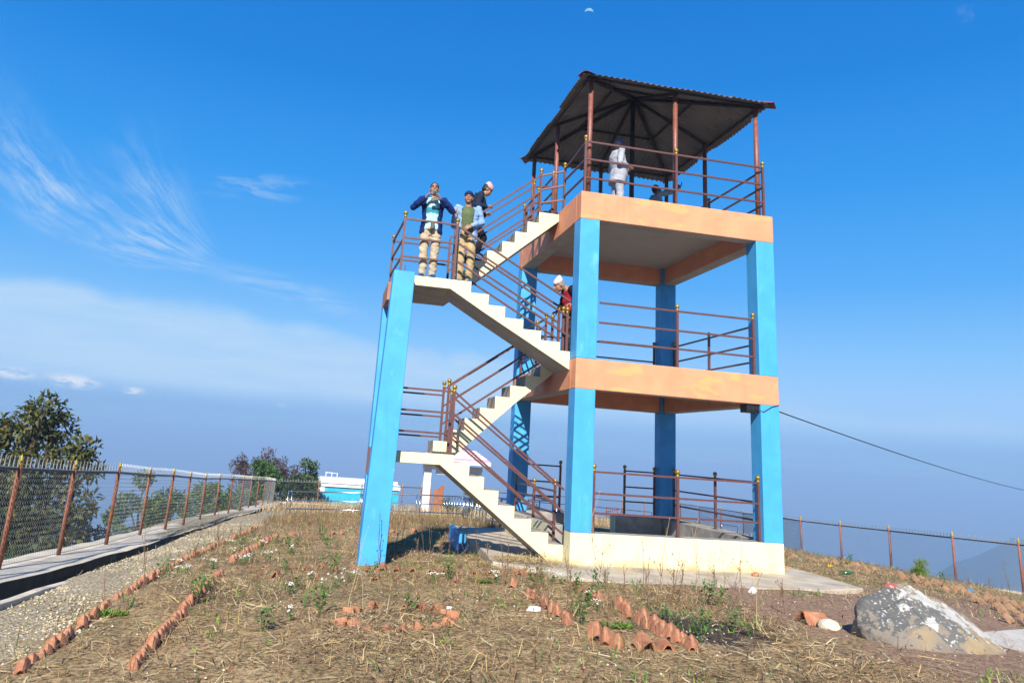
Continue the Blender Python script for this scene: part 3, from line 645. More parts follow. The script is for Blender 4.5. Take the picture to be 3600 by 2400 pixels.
# ------------------------------------------------------------------ chain link fences
def fence(posts, label, post_mat, spikes, hm=1.30, pitch=.075, wr=.0030, big=True, skip_first=False):
    root = tag(empty('chain_link_fence', posts[0]), label, 'fence'); o3 = Vector(posts[0])
    P = [Vector(p) - o3 for p in posts]
    fh = 1.36
    for i, p in enumerate(P):
        q = MB(); q.tube([p + Vector((0, 0, -.1)), p + Vector((0, 0, fh))], .034 if big else .036, 10)
        if big:      # tie wire wound round the post
            pts = [p + Vector((.036 * math.cos(t), .036 * math.sin(t), .1 + 1.2 * t / (2 * PI * 11))) for t in [j * PI / 3 for j in range(67)]]
            q.tube(pts, .004, 4)
        po = q.build('post', post_mat, root)
        f = MB(); f.lathe(p + Vector((0, 0, fh)), [(.034, 0), (.038, .018), (.026, .03), (.037, .046), (.038, .058), (.025, .072), (.029, .085), (.016, .105), (.007, .13), (.002, .145)], 10)
        f.build('finial', M['yellowfin'], po)
    for a_, b_ in zip(P[:-1], P[1:]):
        far = ((a_ + o3).xy - Vector((-4.1, -11.7))).length
        wr_ = wr if not big else max(.0016, min(.0030, .042 / far))
        r = MB(); r.bar(a_ + Vector((0, 0, 1.30)), b_ + Vector((0, 0, 1.30)), .022, .035); rb = MB(); rb.bar(a_ + Vector((0, 0, .05)), b_ + Vector((0, 0, .05)), .008); rb.build('tension_wire', M['wire'], root)
        r.build('rail', M['frame'] if not big else M['darkrail'], root)
        L_ = (b_ - a_).length; n = max(2, int(L_ / pitch)); m_ = int(hm / (pitch * .5)); m_ = max(6, min(m_, 36))
        V = []; F = []; d_ = (b_ - a_) / n; side = Vector((-d_.y, d_.x, 0)).normalized()
        for c_ in range(n):
            prev = None
            for s_ in range(m_ + 1):
                ox = (s_ % 2) * 1.0 + c_
                p_ = a_ + d_ * ox + Vector((0, 0, .04 + (hm - .04) * s_ / m_)) + side * (.004 if (s_ % 2) else -.004)
                if ox > n: p_ = b_ + Vector((0, 0, .04 + (hm - .04) * s_ / m_))
                b0 = len(V); along = d_.normalized()
                V += [p_ + along * wr_, p_ - along * wr_ * .5 + side * wr_ * .87, p_ - along * wr_ * .5 - side * wr_ * .87]
                if s_:
                    for k_ in range(3): F.append((b0 - 3 + k_, b0 - 3 + (k_ + 1) % 3, b0 + (k_ + 1) % 3, b0 + k_))
        link('wire_mesh', np_mesh('wire_mesh', V, F, M['wire'] if big else M['wiredark']), root)
        s = MB(); ns = int(L_ / spikes); al = (b_ - a_).normalized()
        s.bar(a_ + Vector((0, 0, 1.325)), b_ + Vector((0, 0, 1.325)), .02, .012)
        for i in range(ns):
            b0 = a_.lerp(b_, (i + .5) / ns) + Vector((0, 0, 1.325)); w = (.012 if far < 20 else .007) if big else .010
            s.bar(b0, b0 + Vector((0, 0, .09)), w * 2.6, .004, up=side)
            for e in (-1, 1):
                t_ = b0 + al * (e * .035) + Vector((0, 0, .145 if big else .11)) + side * (e * .012)
                s.bar(b0 + Vector((0, 0, .08)), t_, w * 1.2, .004, up=side)
        s.build('spike_strip', M['spike'] if big else M['wire'], root)
    return root
fence(LPOST, 'long chain link fence with rusty posts and silver spikes on the left', M['rust'], .125)
fence(RPOST, 'chain link fence with red brown posts running down the right side', M['rpost'], .16, pitch=.085, wr=.0045, big=False)
fence(BPOST, 'distant chain link fence in front of the turquoise building', M['rpost'], .2, pitch=.11, wr=.003, big=False)
fence(B2POST, 'distant chain link fence behind the tower, right of the pink roofed gate', M['rpost'], .2, pitch=.13, wr=.003, big=False)

# ------------------------------------------------------------------ steel handrails along the garden path
def steelrail(runs, label, H=.86, step=2.2, bars=(.86, .52, .2), rad=.022):
    pts = [Vector((x, y, zgs(x, y))) for x, y in runs]
    root = tag(empty('handrail', pts[0]), label, 'handrail', 'steel handrails of the garden path'); o3 = pts[0].copy()
    pts = [p - o3 for p in pts]
    for i, h in enumerate(bars):
        q = MB()
        q.tube([p + Vector((0, 0, h)) for p in pts], rad if i == 0 else rad * .65, 8); q.build('rail', M['steel'], root)
    done = []
    for a_, b_ in zip(pts[:-1], pts[1:]):
        n = max(1, round((b_ - a_).length / step))
        for i in range(n + 1):
            p = a_.lerp(b_, i / n)
            if any((p - d_).length < .1 for d_ in done): continue
            done.append(p); q = MB(); q.tube([p + Vector((0, 0, -.15)), p + Vector((0, 0, H))], rad * .9, 8); q.build('post', M['steel'], root)
steelrail([(-5.07, 18.7), (-2.2, 18.6), (.1, 18.5), (1.85, 18.4)], 'nearer of the two parallel steel handrails crossing the garden behind the left column')
steelrail([(-4.95, 19.7), (-2.2, 19.6), (.1, 19.5), (2.1, 19.4)], 'farther of the two parallel steel handrails crossing the garden behind the left column')
steelrail([(1.85, 18.2), (1.72, 15.2), (1.35, 12.0), (1.2, 8.6)], 'steel handrail leading down to the tower, seen under the lowest stair flight', step=1.2)
steelrail([(3.3, 17.8), (3.0, 14.6), (2.6, 11.6), (2.45, 8.6)], 'steel handrail on the far side of the path, seen through the tower base', step=1.6)
steelrail([(2.75, 28.2), (2.85, 25.0), (2.9, 22.0)], 'steel handrail near the brown gate leaf, running back to the gate', step=.7)
steelrail([(3.6, 22.5), (5.6, 23.2), (9.5, 24.5), (13.5, 26.)], 'long steel handrail seen through the ground floor behind the tower', step=2.)
for x, y, ry, lab in ((14.5, 20., .1, 'small steel hoop barrier behind the right side of the tower base'),):
    z = zgs(x, y); h = MB()
    h.tube([(x - .4, y, z - .1), (x - .4, y, z + .62), (x - .37, y, z + .66), (x + .37, y + .02, z + .60), (x + .4, y + .02, z + .56), (x + .4, y + .02, z - .1)], .022, 8); h.tube([(x - .4, y, z + .3), (x + .4, y + .02, z + .22)], .016, 8)
    tag(h.build('hoop_barrier', M['steel']), lab, 'barrier')
# garden path from the gate to the tower
pp = [(3.6, 30.), (3.3, 25), (2.9, 19.), (2.5, 14.5), (2.05, 9.5), (1.9, 5.0)]
V = []; F = []
for i, (x, y) in enumerate(dens([(p[0], p[1], 0) for p in pp], .5)[i][:2] for i in range(len(dens([(p[0], p[1], 0) for p in pp], .5)))):
    for o in (-.62, .62): V.append((x + o, y, zgs(x + o, y) + .02))
for i in range(len(V) // 2 - 1): F.append((2 * i, 2 * i + 1, 2 * i + 3, 2 * i + 2))
tag(link('path', np_mesh('path', V, F, M['pathpink'])), 'pale concrete garden path leading from the gate to the tower', 'path', kind='structure')

# ------------------------------------------------------------------ gate with pink roof
gt = tag(empty('entrance_gate', (3.4, 30., -1.84)), 'white entrance gate with pink tin roof and brown door leaves', 'gate')
def gpart(name, m_, f, **k):
    b = MB(); f(b); return b.build(name, m_, gt, k.get('bevel', .0))
gpart('column', M['white'], lambda b: b.box(-1.6, -1.19, 0, .42, -.6, 2.75), bevel=.01)
gpart('column', M['white'], lambda b: b.box(1.26, 1.67, 0, .42, -.6, 2.35), bevel=.01)
gpart('lintel', M['white'], lambda b: (b.box(-1.65, 1.70, -.03, .45, 2.352, 2.60), b.box(-.9, .95, .05, .36, 2.10, 2.352)), bevel=.01)
gpart('lintel', M['white'], lambda b: b.box(.95, 1.26, .05, .36, 2.10, 2.352))
def groof(b):
    x0, x1, y0, y1, z0, z1 = -1.95, 2.0, -.75, 1.2, 2.90, 3.50
    b.box(x0 + .08, x1 - .08, y0 + .08, y1 - .08, 2.75, 2.858)
    V = []; F = []; n = 60; K = 14
    for side in (0, 1):
        off = len(V)
        for i in range(n + 1):
            u = i / n
            for k_ in range(K + 1):
                t = k_ / K; ins = .75 * t; x = x0 + ins + (x1 - x0 - 2 * ins) * u
                y = (y0 if side == 0 else y1) + ((.22 - y0) if side == 0 else (.22 - y1)) * t
                V.append((x, y, z0 + (z1 - z0) * t ** .92 + .03 * abs(math.sin(t * PI * 5))))
        for i in range(n):
            for k_ in range(K):
                a_ = off + i * (K + 1) + k_; F.append((a_, a_ + K + 1, a_ + K + 2, a_ + 1))
    nb = len(b.f); b.add(V, F)
    for q_ in range(len(F)): b.m[nb + q_] = 1 if (q_ % K) in (0, 1, 2, 5, 8, 11) else 0
    for xx, xi in ((x0, x0 + .75), (x1, x1 - .75)): b.add([(xx, y0, z0), (xx, y1, z0), (xi, .22, z1)], [(0, 1, 2)])
gr_ = MB(); groof(gr_); gr_.build('roof', [M['pinkpale'], M['pink']], gt)
gpart('fascia', M['white'], lambda b: (b.box(-1.95, 2.0, -.76, -.72, 2.72, 2.90), b.box(1.97, 2.01, -.72, 1.2, 2.72, 2.90), b.box(-1.96, -1.92, -.72, 1.2, 2.72, 2.90)))
def leaf(b, x0, x1, y0, y1, lo, hi):
    n = 14; V = []
    for i in range(n + 1):
        t = i / n; x = x0 + (x1 - x0) * t; y = y0 + (y1 - y0) * t; zt = lo + (hi - lo) * (3 * t * t - 2 * t**3)
        V += [(x, y, 0), (x, y, zt), (x, y + .04, zt), (x, y + .04, 0)]
    F = []
    for i in range(n):
        for k_ in range(4): F.append((i * 4 + k_, i * 4 + 4 + k_, i * 4 + 4 + (k_ + 1) % 4, i * 4 + (k_ + 1) % 4))
    F += [(0, 1, 2, 3), (n * 4 + 3, n * 4 + 2, n * 4 + 1, n * 4)]
    b.add(V, F)
gpart('door_leaf', M['leafbrown'], lambda b: leaf(b, -1.02, -.50, -.1, -.55, 1.24, 1.56))
gpart('door_leaf', M['leafbrown'], lambda b: leaf(b, 1.19, 1.05, -.08, -1.2, 1.26, 1.56))
gpart('frame_post', M['leafbrown'], lambda b: (b.box(-1.188, -1.10, .1, .2, -.3, 1.3), b.box(1.17, 1.258, .1, .2, -.3, 1.4)))

# ------------------------------------------------------------------ turquoise building beyond the fence
bd = tag(empty('flat_roofed_building', (-.8, 46, -3.1)), 'small turquoise building with white roof edge beyond the far fence', 'building')
def bp(name, m_, f, par=None, bev=0.):
    b = MB(); f(b); return b.build(name, m_, par or bd, bev)
wl = bp('wall', M['turq'], lambda b: b.box(-2.85, 3.0, -.22, 4.5, -6, 1.44))
bp('pilaster', M['white'], lambda b: b.box(-3.05, -2.52, -.25, .7, 1.05, 1.44), bev=.01)
rf = bp('roof_slab', M['white'], lambda b: (b.box(-3.6, 3.1, -.35, 5., 1.44, 1.80), b.box(-3.2, 2.9, .2, 4.6, 1.80, 1.95)), bev=.03)
bp('parapet', M['white'], lambda b: [b.box(-2.9 + i * .42, -2.55 + i * .42, .3, .42, 1.952, 2.04) for i in range(14)], rf)
bp('roof_railing', M['white'], lambda b: (b.tube([(-2.55, 1, 1.952), (-2.55, 1, 2.45)], .03), b.tube([(-2.1, 1, 1.952), (-2.1, 1, 2.42)], .03), b.tube([(-1.7, 1, 1.952), (-1.7, 1, 2.40)], .03), b.tube([(-2.6, 1, 2.40), (-1.65, 1, 2.36)], .03)), rf)
# red bench behind the tower
z = zgs(11, 25); bn = tag(empty('garden_bench', (10.97, 25, z)), 'red brown slatted metal bench seen through the ground floor of the tower', 'bench')
for nm, f in (('backrest', lambda b: (b.bar((-.33, .2, .9), (.33, .2, .9), .03), b.bar((-.33, .2, .68), (.33, .2, .68), .03), [b.bar((-.3 + .1 * i, .2, .68), (-.25 + .1 * i, .2, .9), .025) for i in range(7)])),
              ('seat', lambda b: [b.box(-.34, .34, -.25 + .1 * i, -.18 + .1 * i, .42, .45) for i in range(5)]),
              ('leg', lambda b: b.bar((-.31, -.2, -.1), (-.31, -.2, .418), .035)), ('leg', lambda b: b.bar((.31, -.2, -.1), (.31, -.2, .418), .035)),
              ('leg', lambda b: b.bar((-.31, .22, -.1), (-.31, .2, .9), .035)), ('leg', lambda b: b.bar((.31, .22, -.1), (.31, .2, .9), .035))):
    b = MB(); f(b); b.build(nm, M['rpost'], bn)

# ------------------------------------------------------------------ terracotta edging tiles
def tile_mesh(seed):
    r = random.Random(seed); L = .24; w = .105 * r.uniform(.9, 1.1); h = .135 * r.uniform(.85, 1.12); t = .018
    prof = [(-w, 0), (-w * .72, h * .33), (-w * .40, h * .74), (-w * .14, h * .97), (w * .14, h * .97), (w * .40, h * .74), (w * .72, h * .33), (w, 0)]
    inn = [(x * .80, max(0, z - t) if abs(x) < w * .9 else 0) for x, z in prof]
    V = []; F = []; n = len(prof)
    for y, sc in ((0, 1.), (L, .88)):
        for x, z in prof: V.append((x * sc, y, z * sc - .03))
        for x, z in inn: V.append((x * sc, y, z * sc - .03))
    for i in range(n - 1):
        F += [(i, i + 1, 2 * n + i + 1, 2 * n + i), (n + i + 1, n + i, 3 * n + i, 3 * n + i + 1), (i + 1, i, n + i, n + i + 1), (2 * n + i, 2 * n + i + 1, 3 * n + i + 1, 3 * n + i)]
    F += [(0, 2 * n, 3 * n, n), (n - 1, 2 * n - 1, 4 * n - 1, 3 * n - 1)]
    V = [(x + r.uniform(-.004, .004), y + r.uniform(-.006, .006), z + r.uniform(-.004, .004)) for x, y, z in V]
    mb = MB(); mb.add(V, F); return mb.mesh('edging_tile', M['terra'])
TM = [tile_mesh(i) for i in range(6)]
TD = [t_.copy() for t_ in TM]
for t_ in TD: t_.materials[0] = M['terradust']
NT = 0
def tile(x, y, rz, tilt, label, group, sc=1., dz=0., roll=0.):
    global NT
    o = link('edging_tile', (TD if 'right fence' in label else TM)[NT % 6]); NT += 1
    o.location = (x, y, zgs(x, y) + dz); o.rotation_euler = (tilt, roll, rz); o.scale = (sc, sc, sc)
    return tag(o, label, 'tile', group)
rt = random.Random(21)
def tile_row(pts, label, group, step=.2, face=None, tilt=.15, miss=.12, sc=1., skip=()):
    """face: heading the open mouth turns to (angle), default across the row"""
    P = dens([(p[0], p[1], 0) for p in pts], .02); acc = 0; last = P[0]; k = 0
    for a_, b_ in zip(P[:-1], P[1:]):
        acc += (b_ - a_).length
        if acc >= step:
            acc = 0; k += 1
            if rt.random() < miss: continue
            d_ = (b_ - a_).normalized(); ang = math.atan2(d_.y, d_.x) if face is None else face
            tile(b_.x + rt.uniform(-.02, .02), b_.y + rt.uniform(-.025, .025), ang + rt.uniform(-.16, .16) * (3 if 'right fence' in label else 1), tilt + rt.uniform(-.14, .16) * (2 if 'right fence' in label else 1), label, group, sc * rt.uniform(.9, 1.12), rt.uniform(-.045, .005), rt.uniform(-.15, .15))
# rows that run away from the camera are leaning stacks, so each tile shows its back
tile_row([(-6.02, -5.6), (-6.02, -4.68), (-6.08, -2.88), (-6.0, .15), (-5.56, 5.37), (-5.4, 8.)], 'terracotta tile leaning in the long row beside the pale gravel strip', 'tiles edging the gravel strip', .13, face=.25, tilt=.62, miss=.10, sc=.47)
tile_row([(-5.24, -5.6), (-5.24, -4.81), (-5.20, -2.2), (-5.19, -.9)], 'terracotta tile leaning in the near row on the garden side of the left path', 'tiles edging the left garden bed', .12, face=.25, tilt=.62, miss=.06, sc=.50)
tile_row([(-5.19, .4), (-4.95, 3.2), (-4.72, 5.4)], 'terracotta tile leaning in the far row leading towards the handrails', 'tiles edging the far left bed', .19, face=.25, tilt=.62, miss=.25, sc=.55)
tile_row([(-5.1, .1), (-4.34, -.30), (-3.66, -.58), (-2.4, -.78), (-1.9, -.94), (-1.16, -.98), (-.42, -.62)], 'terracotta tile standing like a small roof in the cross row nearest the tower', 'tiles in the cross row nearest the tower', .215, tilt=.1, miss=.08, sc=.72)
tile_row([(-4.95, -1.0), (-4.38, -1.2), (-3.37, -1.47), (-2.6, -1.67), (-1.9, -1.85)], 'terracotta tile standing like a small roof in the cross row farther from the tower', 'tiles in the cross row farther from the tower', .25, tilt=.1, miss=.25, sc=.62)
tile_row([(-4.9, 6.4), (-4.46, 5.76), (-3.6, 5.9), (-2.6, 6.5), (-1.5, 7.0)], 'small looking terracotta tile in the far cross row behind the left blue column', 'tiles in the far cross row', .27, tilt=.1, miss=.25, sc=.75)
cc = [(-3.16 + .62 * math.cos(t), -3.95 + .60 * math.sin(t)) for t in [PI * .5 + i * 2 * PI / 40 for i in range(41)]]
tile_row(cc, 'terracotta tile in the ring of tiles on the dry grass', 'tiles forming a ring', .185, tilt=.2, miss=.2, sc=.56)
tile_row([(-.66, -3.5), (-.70, -4.11), (-.74, -4.71), (-.70, -5.4)], 'terracotta tile leaning in the front right row beside the dark soil', 'tiles beside the dark soil', .12, face=-.35, tilt=.75, miss=.03, sc=.62)
tile_row([(-.70, -2.2), (-.68, -3.05)], 'terracotta tile leaning in the short row below the apron corner', 'tiles below the apron corner', .14, face=-.35, tilt=.75, miss=.1, sc=.62)
tile_row([(-1.50, -1.9), (-1.45, -2.73), (-1.46, -3.28), (-1.48, -3.78), (-1.47, -4.5)], 'terracotta tile leaning among weeds in the middle row left of the dark soil', 'tiles among the weeds', .19, face=-.35, tilt=.75, miss=.35, sc=.55)
tile_row([(-1.46, -4.83), (-1.43, -5.05), (-1.36, -5.3)], 'terracotta tile in the short row at the bottom edge of the garden', 'tiles at the bottom edge', .13, face=-.35, tilt=.75, miss=0, sc=.7)
tile_row([(-1.30, -5.33), (-.75, -5.36)], 'terracotta tile standing like a small roof at the bottom edge of the garden', 'roof shaped tiles at the bottom edge', .18, tilt=.1, miss=0, sc=.8)
for k_, off in enumerate((0, .5, 1.0)):
    tile_row([(8.4 + off, 6.9), (8.9 + off, 5.3), (8.5 + off * .9, 3.0), (7.45 + off * .8, .4), (6.1 + off * .6, -1.9), (4.95 + off * .5, -3.1)], 'terracotta tile in the ' + ('lower', 'middle', 'upper')[k_] + ' row on the slope along the right fence', 'tiles in the ' + ('lower', 'middle', 'upper')[k_] + ' row by the right fence', (.20, .23, .27)[k_], face=.3, tilt=.7, miss=.52, sc=.58)
print('tiles', NT)

# ------------------------------------------------------------------ boulder and small things on the ground
def rock_mesh(name, pts, mats, seed, sub=4, amp=.04, f=4., soft=True):
    bm = bmesh.new(); vs = [bm.verts.new(p) for p in pts]
    bmesh.ops.convex_hull(bm, input=vs)
    bmesh.ops.delete(bm, geom=[v for v in bm.verts if not v.link_faces], context='VERTS')
    bmesh.ops.triangulate(bm, faces=bm.faces)
    for i in range(sub):
        bmesh.ops.subdivide_edges(bm, edges=bm.edges[:], cuts=1, use_grid_fill=True)
        if soft and i < 2: bmesh.ops.smooth_vert(bm, verts=bm.verts[:], factor=.18, use_axis_x=True, use_axis_y=True, use_axis_z=True)
    bm.normal_update()
    C_ = np.array([v.co[:] for v in bm.verts]); d = .6 * noise2(C_[:, 0] + C_[:, 2] * .7, C_[:, 1] - C_[:, 2] * .5, f, seed, 5) + .4 * np.abs(noise2(C_[:, 0] - C_[:, 2], C_[:, 1] + C_[:, 2], f * 2.3, seed + 1, 4))
    for v, dd in zip(bm.verts, d): v.co += v.normal * (float(dd) - .25) * amp
    me = bpy.data.meshes.new(name); bm.to_mesh(me); bm.free()
    for m_ in mats: me.materials.append(m_)
    for p in me.polygons: p.use_smooth = True
    return me
def boulder_mat():
    m = mat('lichen_rock', (.27, .225, .175), .95, .15, 3., bump=.8, bscale=14, mixlo=.35, mixhi=.7)
    overlay(m, (.33, .235, .115), 1.7, .46, .62, fac=.75)
    nt = m.node_tree; N = nt.nodes; L = nt.links; b = N['Principled BSDF']; tc = N.new('ShaderNodeTexCoord')
    def mth(op, a, q):
        n = N.new('ShaderNodeMath'); n.operation = op
        for i, w in enumerate((a, q)):
            if isinstance(w, (int, float)): n.inputs[i].default_value = w
            else: L.new(w, n.inputs[i])
        return n.outputs[0]
    nz = N.new('ShaderNodeTexNoise'); nz.inputs['Scale'].default_value = 11; nz.inputs['Detail'].default_value = 10; nz.inputs['Roughness'].default_value = .65; L.new(tc.outputs['Object'], nz.inputs['Vector'])
    def blob(p, r, sx=(1, 1, 1)):
        mp = N.new('ShaderNodeMapping'); mp.inputs['Location'].default_value = tuple(-a * s for a, s in zip(p, sx)); mp.inputs['Scale'].default_value = sx; L.new(tc.outputs['Object'], mp.inputs['Vector'])
        ln = N.new('ShaderNodeVectorMath'); ln.operation = 'LENGTH'; L.new(mp.outputs[0], ln.inputs[0])
        v = mth('ADD', mth('DIVIDE', ln.outputs['Value'], r), mth('MULTIPLY', mth('SUBTRACT', nz.outputs['Fac'], .5), 5.0))
        mr = N.new('ShaderNodeMapRange'); mr.inputs['From Min'].default_value = 1.12; mr.inputs['From Max'].default_value = .85; L.new(v, mr.inputs['Value']); return mr.outputs['Result']
    def lay(f, col):
        mx = N.new('ShaderNodeMix'); mx.data_type = 'RGBA'; L.new(f, mx.inputs['Factor']); L.new(b.inputs['Base Color'].links[0].from_socket, mx.inputs['A']); mx.inputs['B'].default_value = (*col, 1); L.new(mx.outputs['Result'], b.inputs['Base Color'])
    d1 = blob((-.42, -.05, .42), .36); d2 = blob((-.05, -.25, .36), .30); lay(d1, (.085, .083, .078)); lay(d2, (.10, .097, .09))
    for p, r, sx in (((.02, -.10, .50), .16, (1, 1, 1)), ((.22, -.22, .36), .17, (1, 1, 1)), ((.42, -.25, .25), .16, (1, 1, 1)), ((.62, -.25, .12), .13, (1, 1, 1)), ((-.15, -.1, .56), .11, (1, 1, 1)), ((-.20, -.38, .30), .07, (1, 1, 1)), ((-.36, -.2, .46), .06, (1, 1, 1))): lay(blob(p, r, sx), (.37, .35, .32))
    lay(blob((-.265, .06, .62), .06), (.28, .075, .06))
    vo = N.new('ShaderNodeTexNoise'); vo.inputs['Scale'].default_value = 30; vo.inputs['Detail'].default_value = 3; L.new(tc.outputs['Object'], vo.inputs['Vector'])
    sp = N.new('ShaderNodeMapRange'); sp.inputs['From Min'].default_value = .60; sp.inputs['From Max'].default_value = .66; L.new(vo.outputs['Fac'], sp.inputs['Value'])
    lay(mth('MULTIPLY', sp.outputs['Result'], mth('MULTIPLY', mth('MAXIMUM', d1, d2), .8)), (.40, .39, .36))
    return m
M['rock'] = boulder_mat()
bo = link('boulder', rock_mesh('boulder', [(-.72, -.30, -.5), (-.76, -.02, .20), (-.74, -.22, .02), (-.60, .08, .40), (-.38, .12, .52), (-.26, .10, .625), (-.10, .08, .630), (.17, .05, .51), (.40, .0, .40), (.53, 0, .34), (.73, -.05, .15), (.90, -.1, -.01), (1.05, -.3, -.5), (-.62, -.42, .10), (-.30, -.42, .34), (.05, -.46, .30), (.42, -.50, .14), (.80, -.55, -.12), (-.5, -.75, -.35), (.2, -.9, -.35), (-.6, .5, -.3), (.3, .6, -.2), (.9, .35, -.3), (-.2, .4, .35)], [M['rock']], 4, 5, .075, 4.6, False))
bo.location = (2.245, -4.6, 0); tag(bo, 'large grey lichen spotted boulder with a red painted tip in the front right corner', 'boulder')
def small(name, loc, pts, m_, label, cat, seed, amp=.01, f=20, group=None, sub=3):
    o = link(name, rock_mesh(name, pts, [m_], seed, sub, amp, f)); o.location = (loc[0], loc[1], zgs(loc[0], loc[1]) + (loc[2] if len(loc) > 2 else 0)); return tag(o, label, cat, group)
def blob(w, d_, h, r, z0=-.02): return [(w * (r.random() - .5), d_ * (r.random() - .5), z0 + h * r.random()) for _ in range(9)] + [(-w / 2, 0, z0), (w / 2, 0, z0), (0, -d_ / 2, z0), (0, d_ / 2, z0), (0, 0, z0 + h)]
bt = link('broken_tile', TM[2]); bt.location = (1.27, -4.02, zgs(1.3, -4) + .035); bt.rotation_euler = (0, .1, -PI / 2 + .12); bt.scale = (1., 1.2, .8); tag(bt, 'orange terracotta tile lying on bare soil left of the boulder', 'tile')
r_ = random.Random(5)
small('broken_tile', (1.50, -4.0), blob(.2, .12, .10, r_), M['terra'], 'small broken tile piece against the left side of the boulder', 'tile', 3)
small('stone', (1.46, -4.22), blob(.26, .2, .12, r_), M['gravel'], 'whitish stone beside the broken tile at the foot of the boulder', 'stone', 6)
small('brick', (4.22, .75, .05), blob(.36, .22, .11, r_, 0), M['terra'], 'red brick chunk on the apron at the right corner of the plinth', 'brick', 9)
small('pebble', (3.02, -.35, .10), blob(.12, .1, .07, r_), M['terra'], 'small reddish stone on the apron in front of the plinth', 'stone', 12)
small('stone', (2.06, -1.82), blob(.14, .1, .09, r_), M['white'], 'small white stone on the soil below the apron', 'stone', 13)
small('stone', (-1.64, -3.62), blob(.22, .14, .08, r_), M['white'], 'pale flat stone among weeds left of the middle tile row', 'stone', 14)
small('stone', (-2.55, -3.55), blob(.08, .07, .06, r_), M['white'], 'tiny white stone beside the right end of the tile ring', 'stone', 15)
def bottle():
    b = MB(); b.lathe((0, 0, 0), [(.002, 0), (.035, 0), (.036, .16), (.03, .2), (.013, .24), (.013, .29), (.002, .29)], 12)
    o = b.build('bottle', M['bottle']); o.rotation_euler = (PI / 2 - .05, 0, 1.35); o.location = (6.15, 1.75, zgs(6.15, 1.75) + .05); o.scale = (1., 1., .95); tag(o, 'green bottle lying on the soil right of the apron', 'bottle')
bottle()
def wrapper(x, y, s, label, m_, sd):
    g = np.random.default_rng(sd); n = 7; V = []; F = []
    for i in range(n):
        for j in range(n): V.append(((i / (n - 1) - .5) * s + g.normal() * .01, (j / (n - 1) - .5) * s * .7 + g.normal() * .01, abs(g.normal()) * .035 + .03))
    for i in range(n - 1):
        for j in range(n - 1): F.append((i * n + j, i * n + n + j, i * n + n + j + 1, i * n + j + 1))
    o = link('plastic_wrapper', np_mesh('plastic_wrapper', V, F, m_)); o.location = (x, y, zgs(x, y)); so = o.modifiers.new('t', 'SOLIDIFY'); so.thickness = .003
    tag(o, label, 'wrapper')
wrapper(8.12, .81, .22, 'crumpled blue plastic wrapper on the tiled slope by the right fence', M['bluewrap'], 1)
wrapper(5.12, -3.24, .2, 'blue plastic wrapper at the right picture edge above the pale slab', M['bluewrap'], 2)
wrapper(7.3, 3.6, .12, 'small yellow wrapper on the slope right of the apron', M['yellow'], 3)
sl = MB(); sl.prism([(2.9, -4.75), (3.45, -4.05), (4.6, -3.72), (7.5, -4.3), (7.5, -7.5), (2.6, -7.5)], -.5, .055, axis='z')
tag(sl.build('pale_slab', M['paleslab'], None, .02), 'pale concrete slab behind the boulder in the lower right corner', 'slab')
# ------------------------------------------------------------------ vegetation
def leaf_cloud(name, centres, radii, n, size, m_, seed, parent=None, droop=.3, kind=None, aspect=2.3, shell=.55):
    g = np.random.default_rng(seed); centres = np.array(centres, float); radii = np.array(radii, float)
    w = radii ** 2; idx = g.choice(len(centres), n, p=w / w.sum())
    d = g.normal(size=(n, 3)); d /= np.linalg.norm(d, axis=1)[:, None]
    rr = (shell + (1 - shell) * g.random(n) ** .7)[:, None] * g.choice([1., 1., 1., .7, 1.12], n)[:, None]
    P = centres[idx] + d * radii[idx][:, None] * rr * np.array([1, 1, .85])
    a = g.normal(size=(n, 3)) + d * .8; a[:, 2] -= droop; a /= np.linalg.norm(a, axis=1)[:, None]
    nrm = g.normal(size=(n, 3)) * .7 + np.array([0, 0, 1.]); b = np.cross(a, nrm); b /= np.linalg.norm(b, axis=1)[:, None] + 1e-9
    s = size * g.uniform(.6, 1.35, n)[:, None]; wv = s / aspect
    up = np.cross(b, a) * s * .16
    V = np.stack([P, P + a * s * .45 + b * wv * .5 + up, P + a * s, P + a * s * .45 - b * wv * .5 + up], 1).reshape(-1, 3)
    F = np.arange(4 * n).reshape(n, 4)
    o = link(name, np_mesh(name, V, F, m_), parent)
    if kind: o['kind'] = kind
    return o
def tree(name, base, label, crown, leaves, size, m_, seed, group=None, trunk_r=.14, forks=3, twig=None, extra=None, aspect=2.3, cat='tree'):
    """crown: list of (x,y,z,r) relative to base"""
    root = tag(empty(name, base), label, cat, group); r = random.Random(seed)
    b = MB(); C0 = [Vector(c[:3]) for c in crown]; mid = sum(C0, Vector()) / len(C0)
    h0 = mid.z * .35
    b.tube([(0, 0, -.8), (r.uniform(-.05, .05), 0, h0 * .6), (mid.x * .25, mid.y * .25, h0)], [trunk_r * 1.25, trunk_r, trunk_r * .8], 10)
    j = Vector((mid.x * .25, mid.y * .25, h0))
    b.build('trunk', M['bark'], root)
    b = MB()
    for i, c in enumerate(C0):
        k = j.lerp(c, .45) + Vector((r.uniform(-.1, .1), r.uniform(-.1, .1), .12 * (c - j).length))
        b.tube([j - Vector((0, 0, .1)), k, c], [trunk_r * .55, trunk_r * .33, trunk_r * .10], 7)
        for q in range(forks):
            e = c + Vector((r.gauss(0, 1), r.gauss(0, 1), r.gauss(.3, .8))).normalized() * crown[i][3] * r.uniform(.6, 1.05); kk = k.lerp(c, r.uniform(.2, .9))
            b.tube([kk, kk.lerp(e, .5) + Vector((0, 0, .06)), e], [trunk_r * .2, trunk_r * .12, trunk_r * .04], 5)
    b.build('limbs', twig or M['bark'], root)
    leaf_cloud('crown', [c[:3] for c in crown], [c[3] for c in crown], leaves, size, m_, seed, root, aspect=aspect)
    return root
